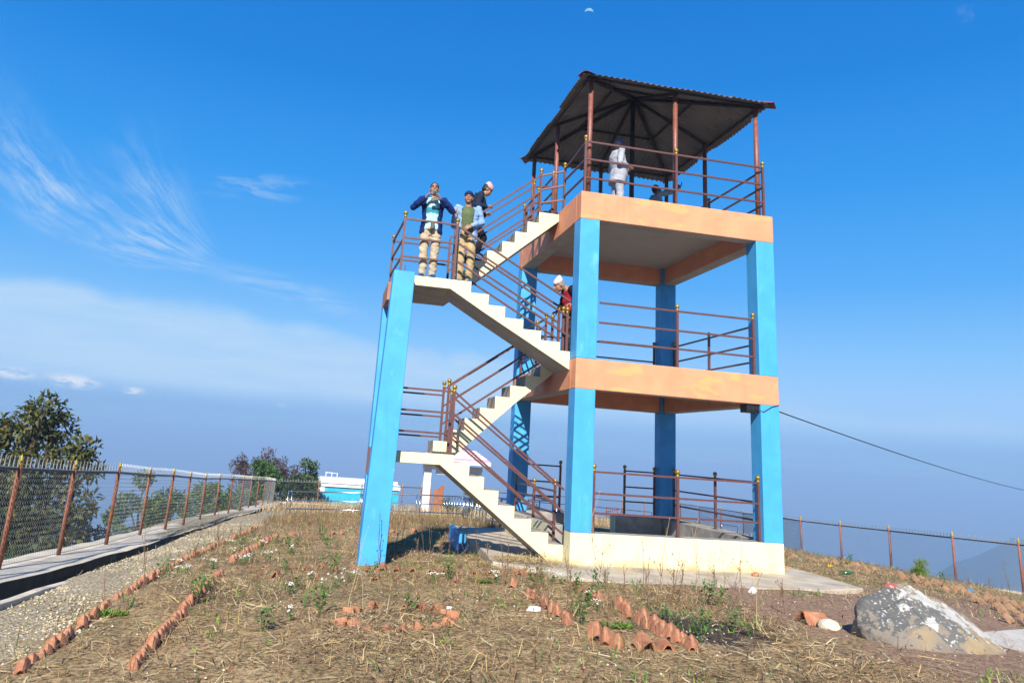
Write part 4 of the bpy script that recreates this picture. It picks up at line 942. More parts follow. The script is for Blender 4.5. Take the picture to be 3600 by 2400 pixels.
def clumps(seed, n, cx, cy, cz, rx, ry, rz_, r0, r1):
    r = random.Random(seed); out = []
    while len(out) < n:
        a, b, c = r.uniform(-1, 1), r.uniform(-1, 1), r.uniform(-1, 1)
        if a * a + b * b + c * c > 1: continue
        out.append((cx + a * rx, cy + b * ry, cz + c * rz_, r.uniform(r0, r1)))
    return out
def at_base(x, y): return (x, y, zgs(x, y))
# the big tree behind the left fence
bx, by, bz_ = at_base(-10.9, 7.6)
cr = [(.42, -.3, 1.9 - bz_, .42), (.65, .1, 1.45 - bz_, .46), (1.35, 0, 1.05 - bz_, .34), (1.55, .1, .55 - bz_, .30), (1.05, .2, .75 - bz_, .42), (.1, 0, 1.55 - bz_, .52), (-.3, .2, 1.1 - bz_, .55), (.45, -.2, .75 - bz_, .5), (-.7, 0, 1.3 - bz_, .5), (-1.2, .2, .7 - bz_, .6), (.0, -.2, .35 - bz_, .55), (.9, .1, .15 - bz_, .45), (-.5, .1, .2 - bz_, .6), (1.45, .1, -.25 - bz_, .42), (1.1, .1, -.75 - bz_, .55), (.4, 0, -.3 - bz_, .6), (-.5, 0, -.6 - bz_, .7), (.5, .1, -1.1 - bz_, .7), (1.3, 0, -1.4 - bz_, .5), (-.6, .2, -1.5 - bz_, .8), (.3, .1, -1.9 - bz_, .8), (-1.6, 0, -.2 - bz_, .7), (-1.7, 0, -1.3 - bz_, .8)]
tree('broadleaf_tree', (bx, by, bz_), 'large olive green broadleaf tree rising above the left fence', cr, 11500, .165, M['lf_olive'], 31, trunk_r=.17, forks=4, aspect=2.6)
def simple_tree(name, x, y, label, m_, seed, cx, cz0, cz1, rx, n, leaves, size, r0, r1, group=None, tr=.09, twig=None, cat='tree', ry=None, aspect=2.2, forks=3):
    b = at_base(x, y); zc = (cz0 + cz1) / 2 - b[2]; rz_ = (cz1 - cz0) / 2
    return tree(name, b, label, clumps(seed, n, cx - x, 0, zc, rx, ry or rx, rz_, r0, r1), leaves, size, m_, seed, group, tr, forks, twig, aspect=aspect, cat=cat)
simple_tree('broadleaf_tree', -9.7, 15.2, 'bushy green tree behind the third and fourth posts of the left fence', M['lf_green'], 41, -9.45, -3.3, .10, 1.15, 26, 10500, .14, .28, .45)
simple_tree('broadleaf_tree', -9.2, 9.5, 'dark green shrubby tree low behind the first bays of the left fence', M['lf_dark'], 43, -9.5, -3.4, -.75, 1.0, 20, 6500, .14, .3, .5)
simple_tree('broadleaf_tree', -10.6, 3.2, 'dense dark tree filling the left fence at the picture edge', M['lf_dark'], 42, -10.2, -3.2, .1, 1.4, 24, 8500, .16, .35, .6)
simple_tree('broadleaf_tree', -8.4, 23., 'small green tree behind the middle bays of the left fence', M['lf_green'], 44, -8.2, -3.6, -.35, 1.1, 18, 5200, .16, .3, .5)
simple_tree('broadleaf_tree', -8.2, 31., 'green tree behind the last bays of the left fence', M['lf_green'], 45, -7.9, -4.2, -1.0, 1.0, 14, 1900, .2, .3, .5)
simple_tree('withered_tree', -8.1, 43., 'tall withered brown tree beyond the far left corner of the fence', M['lf_brown'], 46, -8.2, -2.4, .85, 1.7, 26, 3000, .18, .28, .5, tr=.13, twig=M['twigbrown'], forks=6, aspect=3)
simple_tree('withered_tree', -6.0, 43.5, 'smaller withered brown tree behind the fresh green tree', M['lf_brown'], 47, -6.1, -2.4, .55, .85, 14, 1400, .18, .25, .45, tr=.11, twig=M['twigbrown'], forks=6, aspect=3)
simple_tree('broadleaf_tree', -7.3, 41.2, 'fresh green round tree in the middle of the far left group', M['lf_fresh'], 48, -7.2, -2.8, .15, 1.05, 16, 3600, .26, .3, .5)
simple_tree('broadleaf_tree', -4.8, 42.5, 'loose green tree beside the turquoise building roof', M['lf_green'], 49, -4.7, -2.8, .25, 1.15, 18, 3000, .2, .22, .42, forks=5)
simple_tree('broadleaf_tree', -6.0, 40.6, 'dark shrubby tree behind the far fence corner', M['lf_dark'], 50, -5.3, -4.6, -.75, 2.0, 26, 5500, .2, .35, .6)
simple_tree('leafy_bush', 4.1, 27.2, 'green bush in front of the right gate column', M['lf_green'], 51, 4.05, -1.75, .0, .5, 12, 1500, .13, .2, .32, tr=.04, cat='bush')
simple_tree('leafy_bush', 3.1, 28.2, 'low green bush between the brown gate leaf and the taller bush', M['lf_green'], 52, 3.2, -1.9, -.95, .45, 8, 900, .13, .2, .3, tr=.04, cat='bush')
simple_tree('leafy_bush', 7.2, 27.5, 'green bush right of the gate, seen below the stair', M['lf_dark'], 53, 7.0, -1.9, -.8, .6, 8, 900, .13, .2, .3, tr=.04, cat='bush')
simple_tree('conifer_shrub', 10.55, 4.7, 'small bright yellow green conifer shrub by the right fence', M['lf_lime'], 54, 10.6, -.60, -.22, .18, 10, 2400, .045, .09, .14, tr=.02, cat='shrub', aspect=4)

# dry grass, litter and weeds (nobody could count these)
def scatter(n, region, seed, mask=None):
    g = np.random.default_rng(seed); x0, x1, y0, y1 = region
    X = g.uniform(x0, x1, n); Y = y0 + (y1 - y0) * g.random(n) ** 1.25
    keep = ~inpoly(APRON, X, Y)
    xl = np.interp(Y, [p[1] for p in LPOST], [p[0] for p in LPOST]); keep &= X > xl + .95
    if mask is not None: keep &= mask(X, Y, g)
    X, Y = X[keep], Y[keep]; return X, Y, zg(X, Y), g
def blades(name, X, Y, Z, g, L, wid, lean, m_, label, cat, mi=None):
    n = len(X); th = g.uniform(0, 2 * PI, n); el = np.clip(g.normal(lean[0], lean[1], n), -.15, 1.5); l = L * g.uniform(.45, 1.5, n)
    d = np.stack([np.cos(th) * np.cos(el), np.sin(th) * np.cos(el), np.sin(el)], 1); P = np.stack([X, Y, Z + .012 + .02 * g.random(n)], 1)
    s = np.stack([-np.sin(th), np.cos(th), .3 * g.normal(size=n)], 1) * (wid * g.uniform(.6, 1.4, n))[:, None]
    bend = g.normal(size=(n, 3)) * .12; mdl = P + d * (l * .5)[:, None] + bend * l[:, None]
    V = np.stack([P - s, P + s, mdl + s * .7, mdl - s * .7, P + d * l[:, None]], 1).reshape(-1, 3)
    i = np.arange(n)[:, None] * 5
    F = np.concatenate([i + np.array([[0, 1, 2, 3]]), i + np.array([[3, 2, 4, 4]])]); 
    Q = np.concatenate([i + np.array([[0, 1, 2]]), i + np.array([[0, 2, 3]]), i + np.array([[3, 2, 4]])])
    mats = m_ if isinstance(m_, list) else [m_]
    mix_ = None
    if len(mats) > 1:
        c = g.integers(0, len(mats), n); mix_ = np.concatenate([c, c, c])
    return tag(link(name, np_mesh(name, V, Q, mats, mix_)), label, cat, kind='stuff')
def notred(X, Y, g):      # bare soil on the right carries little straw
    red = sstep(.4, 1.8, X) * sstep(.2, -1.2, Y); dark = np.exp(-((X + .2) / .6) ** 2 - ((Y + 4.5) / .9) ** 2); gr = sstep(-5.9, -6.3, X - .052 * Y)
    return g.random(len(X)) > .88 * red + .95 * dark + .75 * gr
X, Y, Z, g = scatter(150000, (-7.2, 10, -7, 19), 1, lambda x, y, g: notred(x, y, g) & (g.random(len(x)) < .14 + .95 * sstep(-.25, .45, noise2(x, y, 1.7, 4, 3))))
blades('dry_grass', X, Y, Z, g, .15, .0034, (.10, .20), [M['straw'], M['strawpale'], M['strawdark'], M['straw'], M['stalk']], 'flattened dry straw and grass litter over the garden', 'dry grass')
X, Y, Z, g = scatter(30000, (-6.8, 3, -7, 16), 2, lambda x, y, g: notred(x, y, g) & (g.random(len(x)) < .15 + .9 * sstep(0, .6, noise2(x, y, 1.3, 14, 3))))
blades('grass_tufts', X, Y, Z, g, .15, .003, (1.0, .35), [M['straw'], M['strawdark'], M['stalk'], M['green'], M['stalkrust']], 'short standing tufts of half dry grass', 'grass')
X, Y, Z, g = scatter(15000, (-5.4, 2.6, 7.5, 18.3), 3, lambda x, y, g: g.random(len(x)) < (.15 + .9 * sstep(-.3, .5, noise2(x, y, 1.4, 44, 3))) * (.35 + .65 * sstep(7, 12, y)) * (1 - .75 * sstep(14.5, 17, y)))
blades('tall_dry_grass', X, Y, Z, g, .19, .005, (1.1, .35), [M['stalkrust'], M['stalk'], M['straw'], M['stalkrust'], M['green'], M['stalk'], M['strawdark']], 'tall reddish dry grass in front of the steel handrails', 'dry grass')
X, Y, Z, g = scatter(9000, (-8, 17, 19.8, 37), 6)
blades('dry_grass', X, Y, Z, g, .4, .009, (1.2, .25), [M['straw'], M['strawpale'], M['stalk']], 'dry grass behind the handrails up to the far fence', 'dry grass')
X, Y, Z, g = scatter(9000, (4.5, 16, -3, 16), 7, lambda x, y, g: x < 15.6)
blades('grass', X, Y, Z, g, .14, .004, (.5, .45), [M['straw'], M['strawdark'], M['stalk'], M['green']], 'dry grass on the slope towards the right fence', 'dry grass')
# straw heaped on the apron corner under the stair
g = np.random.default_rng(8); n = 2600; X = -.75 + g.normal(size=n) * .33; Y = .05 + g.normal(size=n) * .22 - (X + .75) * .25; k_ = (Y < .30) & (X > -1.4) & (X < .05); X, Y = X[k_], Y[k_]
Z = np.full(len(X), APZ) + .03 * np.exp(-((X + .75) / .4) ** 2); Z = np.where(inpoly(APRON, X, Y), Z, zg(X, Y))
blades('straw_heap', X, Y, Z, g, .11, .003, (.12, .2), [M['strawgold'], M['strawpale']], 'loose golden straw spilled at the foot of the lowest stair flight', 'straw')
X, Y, Z, g = scatter(2600, (-6.5, 4, -7, 5), 19, notred)
blades('loose_stalks', X, Y, Z, g, .30, .004, (.06, .1), [M['strawpale'], M['straw'], M['stalk']], 'long loose dry stalks lying on the garden soil', 'dry stalks')
# pebbles of the gravel strip and bits of rubble
def pebbles(name, X, Y, Z, g, s, m_, label, cat):
    n = len(X); base = np.array([(1, 0, 0), (-1, 0, 0), (0, 1, 0), (0, -1, 0), (0, 0, .7), (0, 0, -.7)]); tri = np.array([(0, 2, 4), (2, 1, 4), (1, 3, 4), (3, 0, 4), (2, 0, 5), (1, 2, 5), (3, 1, 5), (0, 3, 5)])
    sc = (s * g.uniform(.5, 1.5, n))[:, None, None] * g.uniform(.6, 1.2, (n, 6, 1)); th = g.uniform(0, PI, n); c, s_ = np.cos(th)[:, None], np.sin(th)[:, None]
    B = base[None] * sc; Vx = B[..., 0] * c - B[..., 1] * s_; Vy = B[..., 0] * s_ + B[..., 1] * c
    V = np.stack([Vx + X[:, None], Vy + Y[:, None], B[..., 2] + Z[:, None]], -1).reshape(-1, 3); F = (np.arange(n)[:, None, None] * 6 + tri[None]).reshape(-1, 3)
    c_ = np.repeat(g.integers(0, len(m_), n), 8)
    return tag(link(name, np_mesh(name, V, F, m_, c_)), label, cat, kind='stuff')
X, Y, Z, g = scatter(26000, (-7.6, -5.0, -7, 11), 9, lambda x, y, g: (x - .052 * y < -6.0 + .2 * g.normal(size=len(x))) & (g.random(len(x)) < .25 + .8 * sstep(-.5, .4, noise2(x, y, 2., 24, 3))))
pebbles('gravel', X, Y, Z, g, .017, [M['gravel'], M['gravel2'], M['strawpale']], 'pale gravel strip between the footing and the outer tile row', 'gravel')
X, Y, Z, g = scatter(5200, (-5.5, 7, -7, 6), 10)
pebbles('rubble', X, Y, Z, g, .012, [M['gravel2'], M['gravel'], M['terra']], 'small stones and crumbs of brick scattered over the soil', 'rubble')
# short green ground cover
X, Y, Z, g = scatter(26000, (-6, 6, -7, 7), 12, lambda x, y, g: g.random(len(x)) < .9 * sstep(.25, .75, noise2(x, y, 2.3, 34, 3)))
blades('green_ground_cover', X, Y, Z, g, .06, .0065, (.8, .4), [M['green'], M['greenlt']], 'small green weeds creeping through the dry litter', 'weeds')

# countable plants: one of each kind, then copies
def leafy(mb, g, p, n, size, spread, mi):
    for _ in range(n):
        d = Vector((g.gauss(0, 1), g.gauss(0, 1), g.uniform(.0, 1.0))).normalized(); q = Vector(p) + Vector((g.gauss(0, spread), g.gauss(0, spread), g.uniform(0, spread)))
        s = size * g.uniform(.6, 1.3); a = d.cross(Vector((0, 0, 1)) if abs(d.z) < .95 else Vector((1, 0, 0))).normalized()
        mb.mi = mi; mb.add([q, q + d * s * .45 + a * s * .26, q + d * s, q + d * s * .45 - a * s * .26], [(0, 1, 2, 3)])
def stalk_proto(seed, h, branches, pale):
    g = random.Random(seed); root = empty('dry_stalk'); mb = MB(); p = Vector((0, 0, -.03)); pts = [p]
    lean = Vector((g.gauss(0, .12), g.gauss(0, .12), 1)).normalized()
    for i in range(6): p = p + (lean + Vector((g.gauss(0, .07), g.gauss(0, .07), 0))).normalized() * h / 6; pts.append(p)
    mb.tube(pts, [.0055 * (1 - .11 * i) for i in range(7)], 5)
    for b in range(branches):
        i = g.randint(2, 5); q = pts[i]; d = Vector((g.gauss(0, .6), g.gauss(0, .6), .9)).normalized(); l = h * g.uniform(.12, .32)
        mb.tube([q, q + d * l * .5, q + d * l + Vector((0, 0, .02))], [.003, .0022, .0014], 4)
        mb.tube([q + d * l, q + d * l + Vector((0, 0, .018))], [.006, .003], 5)
    mb.build('stem', M['stalkpale'] if pale else M['stalk'], root)
    if not pale and branches > 2:
        lb = MB(); leafy(lb, g, pts[2], 5, .03, .03, 0); lb.build('leaf_tuft', M['stalkrust'], root)
    return root
def weed_proto(seed, h, n):
    g = random.Random(seed); root = empty('weed_plant'); mb = MB(); lb = MB()
    for _ in range(max(2, n // 9)):
        d = Vector((g.gauss(0, .35), g.gauss(0, .35), 1)).normalized(); l = h * g.uniform(.6, 1.1); mb.tube([(0, 0, -.02), d * l * .5, d * l], [.005, .004, .002], 5)
        for t in (.35, .6, .8, 1.): leafy(lb, g, d * l * t, max(2, n // 8), .055, .022, 0)
    mb.build('stem', M['green'], root); lb.build('foliage', [M['green']], root); return root
def flower_proto(seed, h, k):
    g = random.Random(seed); root = empty('flowering_weed'); mb = MB(); lb = MB()
    for _ in range(k):
        d = Vector((g.gauss(0, .5), g.gauss(0, .5), 1)).normalized(); l = h * g.uniform(.6, 1.15); e = d * l
        mb.tube([(0, 0, -.02), e * .5 + Vector((0, 0, .01)), e], [.004, .003, .002], 4)
        for t in (.3, .55): leafy(lb, g, e * t, 3, .045, .015, 0)
        fb = MB()
        for _p in range(6):
            q = e + Vector((g.gauss(0, .013), g.gauss(0, .013), g.gauss(0, .007))); fb.lathe(q, [(.002, -.005), (.007, -.002), (.008, .002), (.002, .005)], 6)
        fb.build('flower_head', M['petal'], root)
    mb.build('stem', M['green'], root); lb.build('foliage', [M['green']], root); return root
def place(protos, spots, labels, cat, group):
    used = set()
    for i, (x, y) in enumerate(spots):
        pr = protos[i % len(protos)]
        o = pr if id(pr) not in used else copy_tree(pr)
        used.add(id(pr)); o.location = (x, y, zgs(x, y)); o.rotation_euler = (0, 0, random.Random(i * 7 + len(group)).uniform(0, 6.28)); s = random.Random(i * 3 + 1).uniform(.8, 1.2); o.scale = (s, s, s)
        tag(o, labels if isinstance(labels, str) else labels[i % len(labels)], cat, group)
rs = random.Random(77)
def rnd(n, x0, x1, y0, y1, mind=.22):
    out = []
    for _ in range(4000):
        if len(out) >= n: break
        p = (rs.uniform(x0, x1), rs.uniform(y0, y1))
        if inpoly(APRON, np.array([p[0]]), np.array([p[1]]))[0]: continue
        if all(math.hypot(p[0] - q[0], p[1] - q[1]) > mind for q in out): out.append(p)
    return out
ST = lambda: [stalk_proto(1, .55, 5, False), stalk_proto(2, .42, 4, False), stalk_proto(3, .7, 3, False), stalk_proto(4, .36, 6, False)]
place(ST(), rnd(46, -6.2, -3.4, -3.5, 7), 'thin dark dry weed stalk standing in the garden left of the blue stair column', 'dry stalk', 'dry stalks left of the blue stair column')
place(ST(), rnd(40, -3.2, -.9, -4.6, 3.6), 'thin dark dry weed stalk standing in the dry grass in front of the stairs', 'dry stalk', 'dry stalks in front of the stairs')
place(ST(), rnd(26, -1.4, 1.6, -4.8, -1.75), 'thin dark dry weed stalk standing below the front of the apron', 'dry stalk', 'dry stalks below the apron')
place(ST(), rnd(12, 6.2, 14.5, 0, 10, .5), 'thin dark dry weed stalk standing on the slope by the right fence', 'dry stalk', 'dry stalks by the right fence')
place([stalk_proto(11, .8, 2, True), stalk_proto(12, .95, 3, True), stalk_proto(13, .65, 4, True)], [(.25, -1.95), (.55, -2.1), (.75, -1.9), (1.0, -2.2), (1.15, -2.05), (1.5, -2.1), (1.8, -1.9), (-.15, -1.55), (.9, -2.6), (-3.6, -3.3), (-3.45, -3.5), (.5, -4.4)], 'tall pale dry stalk with side twigs in front of the apron', 'dry stalk', 'tall pale stalks in front of the apron')
WP = lambda: [weed_proto(21, .20, 34), weed_proto(22, .15, 26), weed_proto(23, .26, 40)]
place(WP(), [(-.47, -4.25), (-.35, -4.35), (-.42, -4.95), (.11, -4.6), (.2, -4.75), (.68, -3.05), (.74, -3.2)], 'leafy green weed beside the dark soil in front of the apron', 'weed', 'green weeds by the dark soil')
place(WP(), [(-1.35, -4.34), (-1.25, -3.9), (-1.05, -3.6), (-.75, -2.4), (-.9, -1.9), (-1.2, -2.2), (-.3, -2.1), (.0, -2.6)], 'leafy green weed among the short tile rows below the apron corner', 'weed', 'green weeds below the apron corner')
place(WP(), [(-4.15, -2.2), (-4.05, -3.3), (-5.2, -2.9), (-5.2, -2.2), (-5.85, -3.0), (-3.9, -3.7), (-4.4, -4.4), (-3.0, -3.7), (-2.2, -1.5), (-3.2, -1.1)], 'leafy green weed growing in the bare garden left of the tile ring', 'weed', 'green weeds in the left garden')
place(WP(), rnd(14, -6, -3.4, -1, 6), 'leafy green weed between the tile rows far left', 'weed', 'green weeds between the left tile rows')
place(WP(), [(9.2, 5.7), (9.6, 6.0), (12.0, 9.0), (10.9, 4.3), (8.1, 2.0)], 'leafy green weed on the slope by the right fence', 'weed', 'green weeds by the right fence')
FP = lambda: [flower_proto(31, .17, 4), flower_proto(32, .13, 3), flower_proto(33, .2, 5)]
place(FP(), [(-5.9, .21), (-5.69, -.6), (-5.38, -.18), (-5.74, -.81), (-5.27, 1.66), (-5.0, .15), (-4.98, .35), (-4.38, 1.51), (-4.67, .77), (-5.51, 3.3), (-5.2, 2.2), (-4.9, 2.6)], 'white flowering weed between the two left tile rows', 'flower', 'white flowers on the left')
place(FP(), [(-4.02, -1.57), (-3.86, -2.24), (-3.7, -2.1), (-4.23, -2.54), (-4.17, -3.95), (-3.5, -1.7), (-2.47, -1.88), (-1.61, -1.86)], 'white flowering weed on the dry grass near the tile ring', 'flower', 'white flowers near the tile ring')
place(FP(), [(-1.0, -1.44), (-.63, -1.12), (-.7, -1.79), (-.87, -3.17), (-.92, -3.68), (-.95, -1.6)], 'white flowering weed below the apron corner', 'flower', 'white flowers below the apron corner')
# bright mossy tufts
def moss(x, y, s, seed, label):
    g = random.Random(seed); lb = MB()
    for _ in range(420):
        a = g.uniform(0, 6.28); rr = s * math.sqrt(g.random()); leafy(lb, g, (rr * math.cos(a), rr * .45 * math.sin(a), g.uniform(0, .03)), 1, .035, .004, 0)
    o = lb.build('moss_tuft', [M['moss']]); o.location = (x, y, zgs(x, y)); tag(o, label, 'tuft')
moss(-1.08, -4.46, .2, 1, 'bright green low tuft left of the dark soil')
moss(-5.95, -3.35, .2, 2, 'bright green low tuft between the two left tile rows')
moss(-1.8, -1.75, .14, 3, 'pale green spiky tuft in front of the lowest stairs')
# ------------------------------------------------------------------ people
def ell(mb, c, r, n=14, m_=9, rot=None):
    V = []; F = []; c = Vector(c)
    for i in range(m_ + 1):
        a = PI * i / m_
        for k in range(n):
            t = 2 * PI * k / n; p = Vector((r[0] * math.sin(a) * math.cos(t), r[1] * math.sin(a) * math.sin(t), r[2] * math.cos(a)))
            if rot: p = rot @ p
            V.append(c + p)
    for i in range(m_):
        for k in range(n): F.append((i * n + k, (i + 1) * n + k, (i + 1) * n + (k + 1) % n, i * n + (k + 1) % n))
    mb.add(V, F)
def limb(mb, pts, rad, n=12):
    """tapered round limb with ball ends"""
    P = []; R = []
    for i in range(len(pts) - 1):
        for k in range(5):
            t = k / 5; P.append(Vector(pts[i]).lerp(Vector(pts[i + 1]), t)); R.append(rad[i] + (rad[i + 1] - rad[i]) * t)
    P.append(Vector(pts[-1])); R.append(rad[-1]); mb.tube(P, R, n)
    for p, r in zip(pts, rad): ell(mb, p, (r, r, r), n, 8)
def loft(mb, rings, n=20, arc=None, thick=.02):
    """rings: (centre, lateral axis, front axis, rx, ry); arc=(a0,a1) leaves the front open"""
    V = []; F = []
    if arc is None:
        for c, ax, fy, rx, ry in rings:
            for k in range(n): t = 2 * PI * k / n; V.append(Vector(c) + Vector(ax) * (rx * math.cos(t)) + Vector(fy) * (ry * math.sin(t)))
        m_ = len(rings)
        for i in range(m_ - 1):
            for k in range(n): F.append((i * n + k, i * n + (k + 1) % n, (i + 1) * n + (k + 1) % n, (i + 1) * n + k))
        F += [tuple(range(n))[::-1], tuple((m_ - 1) * n + k for k in range(n))]
    else:
        a0, a1 = arc
        for c, ax, fy, rx, ry in rings:
            for k in range(n + 1):
                t = a0 + (a1 - a0) * k / n
                for q in (0, thick): V.append(Vector(c) + Vector(ax) * ((rx - q) * math.cos(t)) + Vector(fy) * ((ry - q) * math.sin(t)))
        w = 2 * (n + 1); m_ = len(rings)
        for i in range(m_ - 1):
            for k in range(n):
                a = i * w + 2 * k
                F += [(a, a + 2, a + w + 2, a + w), (a + 3, a + 1, a + w + 1, a + w + 3)]
            a = i * w; F += [(a + 1, a, a + w, a + w + 1)]; a = i * w + 2 * n; F += [(a, a + 1, a + w + 1, a + w)]
        for k in range(n):
            a = 2 * k; F.append((a + 1, a + 3, a + 2, a)); a = (m_ - 1) * w + 2 * k; F.append((a, a + 2, a + 3, a + 1))
    mb.add(V, F)
def wrinkle(me, amp, f, seed):
    C_ = np.empty(len(me.vertices) * 3, np.float32); me.vertices.foreach_get('co', C_); C_ = C_.reshape(-1, 3).astype(float)
    N_ = np.empty(len(me.vertices) * 3, np.float32); me.vertices.foreach_get('normal', N_); N_ = N_.reshape(-1, 3)
    w_ = noise2(C_[:, 0] * 1.2 + C_[:, 2] * .9, C_[:, 1] * 1.2 - C_[:, 2] * 1.6, f, seed, 4)
    w_ = np.abs(w_) * 1.6 - .5
    C_ += N_ * (w_ * amp)[:, None]; me.vertices.foreach_set('co', C_.astype(np.float32).ravel()); me.update()
def remesh(mb, name, m_, voxel, smooth=4, parent=None):
    me = mb.mesh(name + '_src', m_); o = bpy.data.objects.new(name + '_src', me); COL.objects.link(o)
    r = o.modifiers.new('r', 'REMESH'); r.mode = 'VOXEL'; r.voxel_size = voxel; r.use_smooth_shade = True
    s = o.modifiers.new('s', 'SMOOTH'); s.factor = .5; s.iterations = smooth
    dg = bpy.context.evaluated_depsgraph_get(); me2 = bpy.data.meshes.new_from_object(o.evaluated_get(dg)); me2.name = name
    bpy.data.objects.remove(o); bpy.data.meshes.remove(me)
    me2.materials.clear(); me2.materials.append(m_)
    if name in ('jacket', 'trousers', 'shirt'): wrinkle(me2, {'jacket': .011, 'trousers': .010, 'shirt': .006}[name], 15, len(bpy.data.objects))
    return link(name, me2, parent)
def hand(mb, w, f, nrm, curl, side, ext=(), sp=1.):
    """w wrist, f finger direction, nrm palm normal (out of the palm), side +1/-1 = where the thumb leaves"""
    w = Vector(w); f = Vector(f).normalized(); nrm = Vector(nrm); nrm = (nrm - f * nrm.dot(f)).normalized(); s = f.cross(nrm).normalized() * side
    rot = Matrix((s, f, nrm)).transposed()
    ell(mb, w + f * .045, (.042, .052, .017), 12, 8, rot); ell(mb, w, (.028, .03, .022), 10, 7, rot)
    for i, (l, off) in enumerate(((.072, .030), (.082, .010), (.076, -.010), (.058, -.029))):
        c = 0.08 if i in ext else curl
        p = w + f * .088 + s * off; d = f.copy(); pts = [p - f * .02, p]; a = 0
        for k, seg in enumerate((.46, .31, .23)):
            a += c * (1.0, 1.1, .7)[k]; d = f * math.cos(a) + nrm * math.sin(a) + s * (off * 2.2 * sp if i in ext else 0); p = p + d * l * seg; pts.append(p)
        mb.tube(pts, [.0105, .0105, .0098, .009, .0075], 8)
        ell(mb, pts[-1], (.0075,) * 3, 8, 6)
    p0 = w + f * .02 + s * .026; p1 = p0 + (s * .9 + f * .5 + nrm * .35 * (1 + curl)).normalized() * .04; p2 = p1 + (f + s * .15 + nrm * .5 * curl).normalized() * .038
    mb.tube([p0, p1, p2], [.014, .0115, .009], 8); ell(mb, p2, (.009,) * 3, 8, 6)
def head(mb, c, R):
    T = lambda p: Vector(c) + R @ Vector(p)
    e = lambda p, r: ell(mb, T(p), r, 16, 11, R)
    e((0, .012, .022), (.074, .094, .098)); e((0, -.030, -.040), (.060, .064, .076)); e((0, -.066, -.094), (.026, .022, .022)); e((0, -.012, -.072), (.052, .052, .042))
    e((.036, -.062, -.026), (.026, .02, .026)); e((-.036, -.062, -.026), (.026, .02, .026))
    mb.tube([T((0, -.085, .020)), T((0, -.100, -.005)), T((0, -.108, -.026))], [.008, .011, .013], 8); e((.011, -.098, -.030), (.009, .010, .008)); e((-.011, -.098, -.030), (.009, .010, .008))
    mb.tube([T((-.048, -.066, .026)), T((-.02, -.084, .030)), T((.02, -.084, .030)), T((.048, -.066, .026))], .009, 8)
    e((0, -.088, -.056), (.022, .010, .006)); e((0, -.086, -.067), (.019, .010, .006))
    for s in (-1, 1): e((s * .075, .012, -.012), (.010, .020, .031))
def topi(par, c, R, m_, tilt=.12):
    b = MB(); V = []; F = []; n = 24; lv = [(-.022, .082, .100), (.01, .082, .101), (.05, .078, .096), (.085, .068, .082), (.10, .045, .06), (.104, .004, .01)]
    for z, rx, ry in lv:
        for k in range(n):
            t = 2 * PI * k / n; y = ry * math.sin(t); V.append(Vector(c) + R @ Vector((rx * math.cos(t), y + .006, .052 + z + (.18 + tilt) * y * max(0, z) / .1 * 1.0)))
    for i in range(len(lv) - 1):
        for k in range(n): F.append((i * n + k, i * n + (k + 1) % n, (i + 1) * n + (k + 1) % n, (i + 1) * n + k))
    F.append(tuple((len(lv) - 1) * n + k for k in range(n))); b.smooth = True; b.add(V, F)
    o = b.build('topi', m_, par); so = o.modifiers.new('t', 'SOLIDIFY'); so.thickness = .006; return o
def cloth(name, col, var=.12, scale=8, **k): return mat(name, col, .9, var, scale, bump=.35, bscale=14, spec=.15, **k)
M['skin'] = mat('brown_skin', (.34, .165, .095), .55, .06, 12, spec=.4); M['skin2'] = mat('dark_skin', (.22, .10, .058), .55, .06, 12, spec=.4)
M['hair'] = mat('black_hair', (.012, .010, .009), .6, .1, 60); M['greyhair'] = mat('grey_hair', (.30, .28, .26), .8, .15, 60)
M['eye'] = mat('dark_eye', (.015, .01, .008), .3, .1, 5)
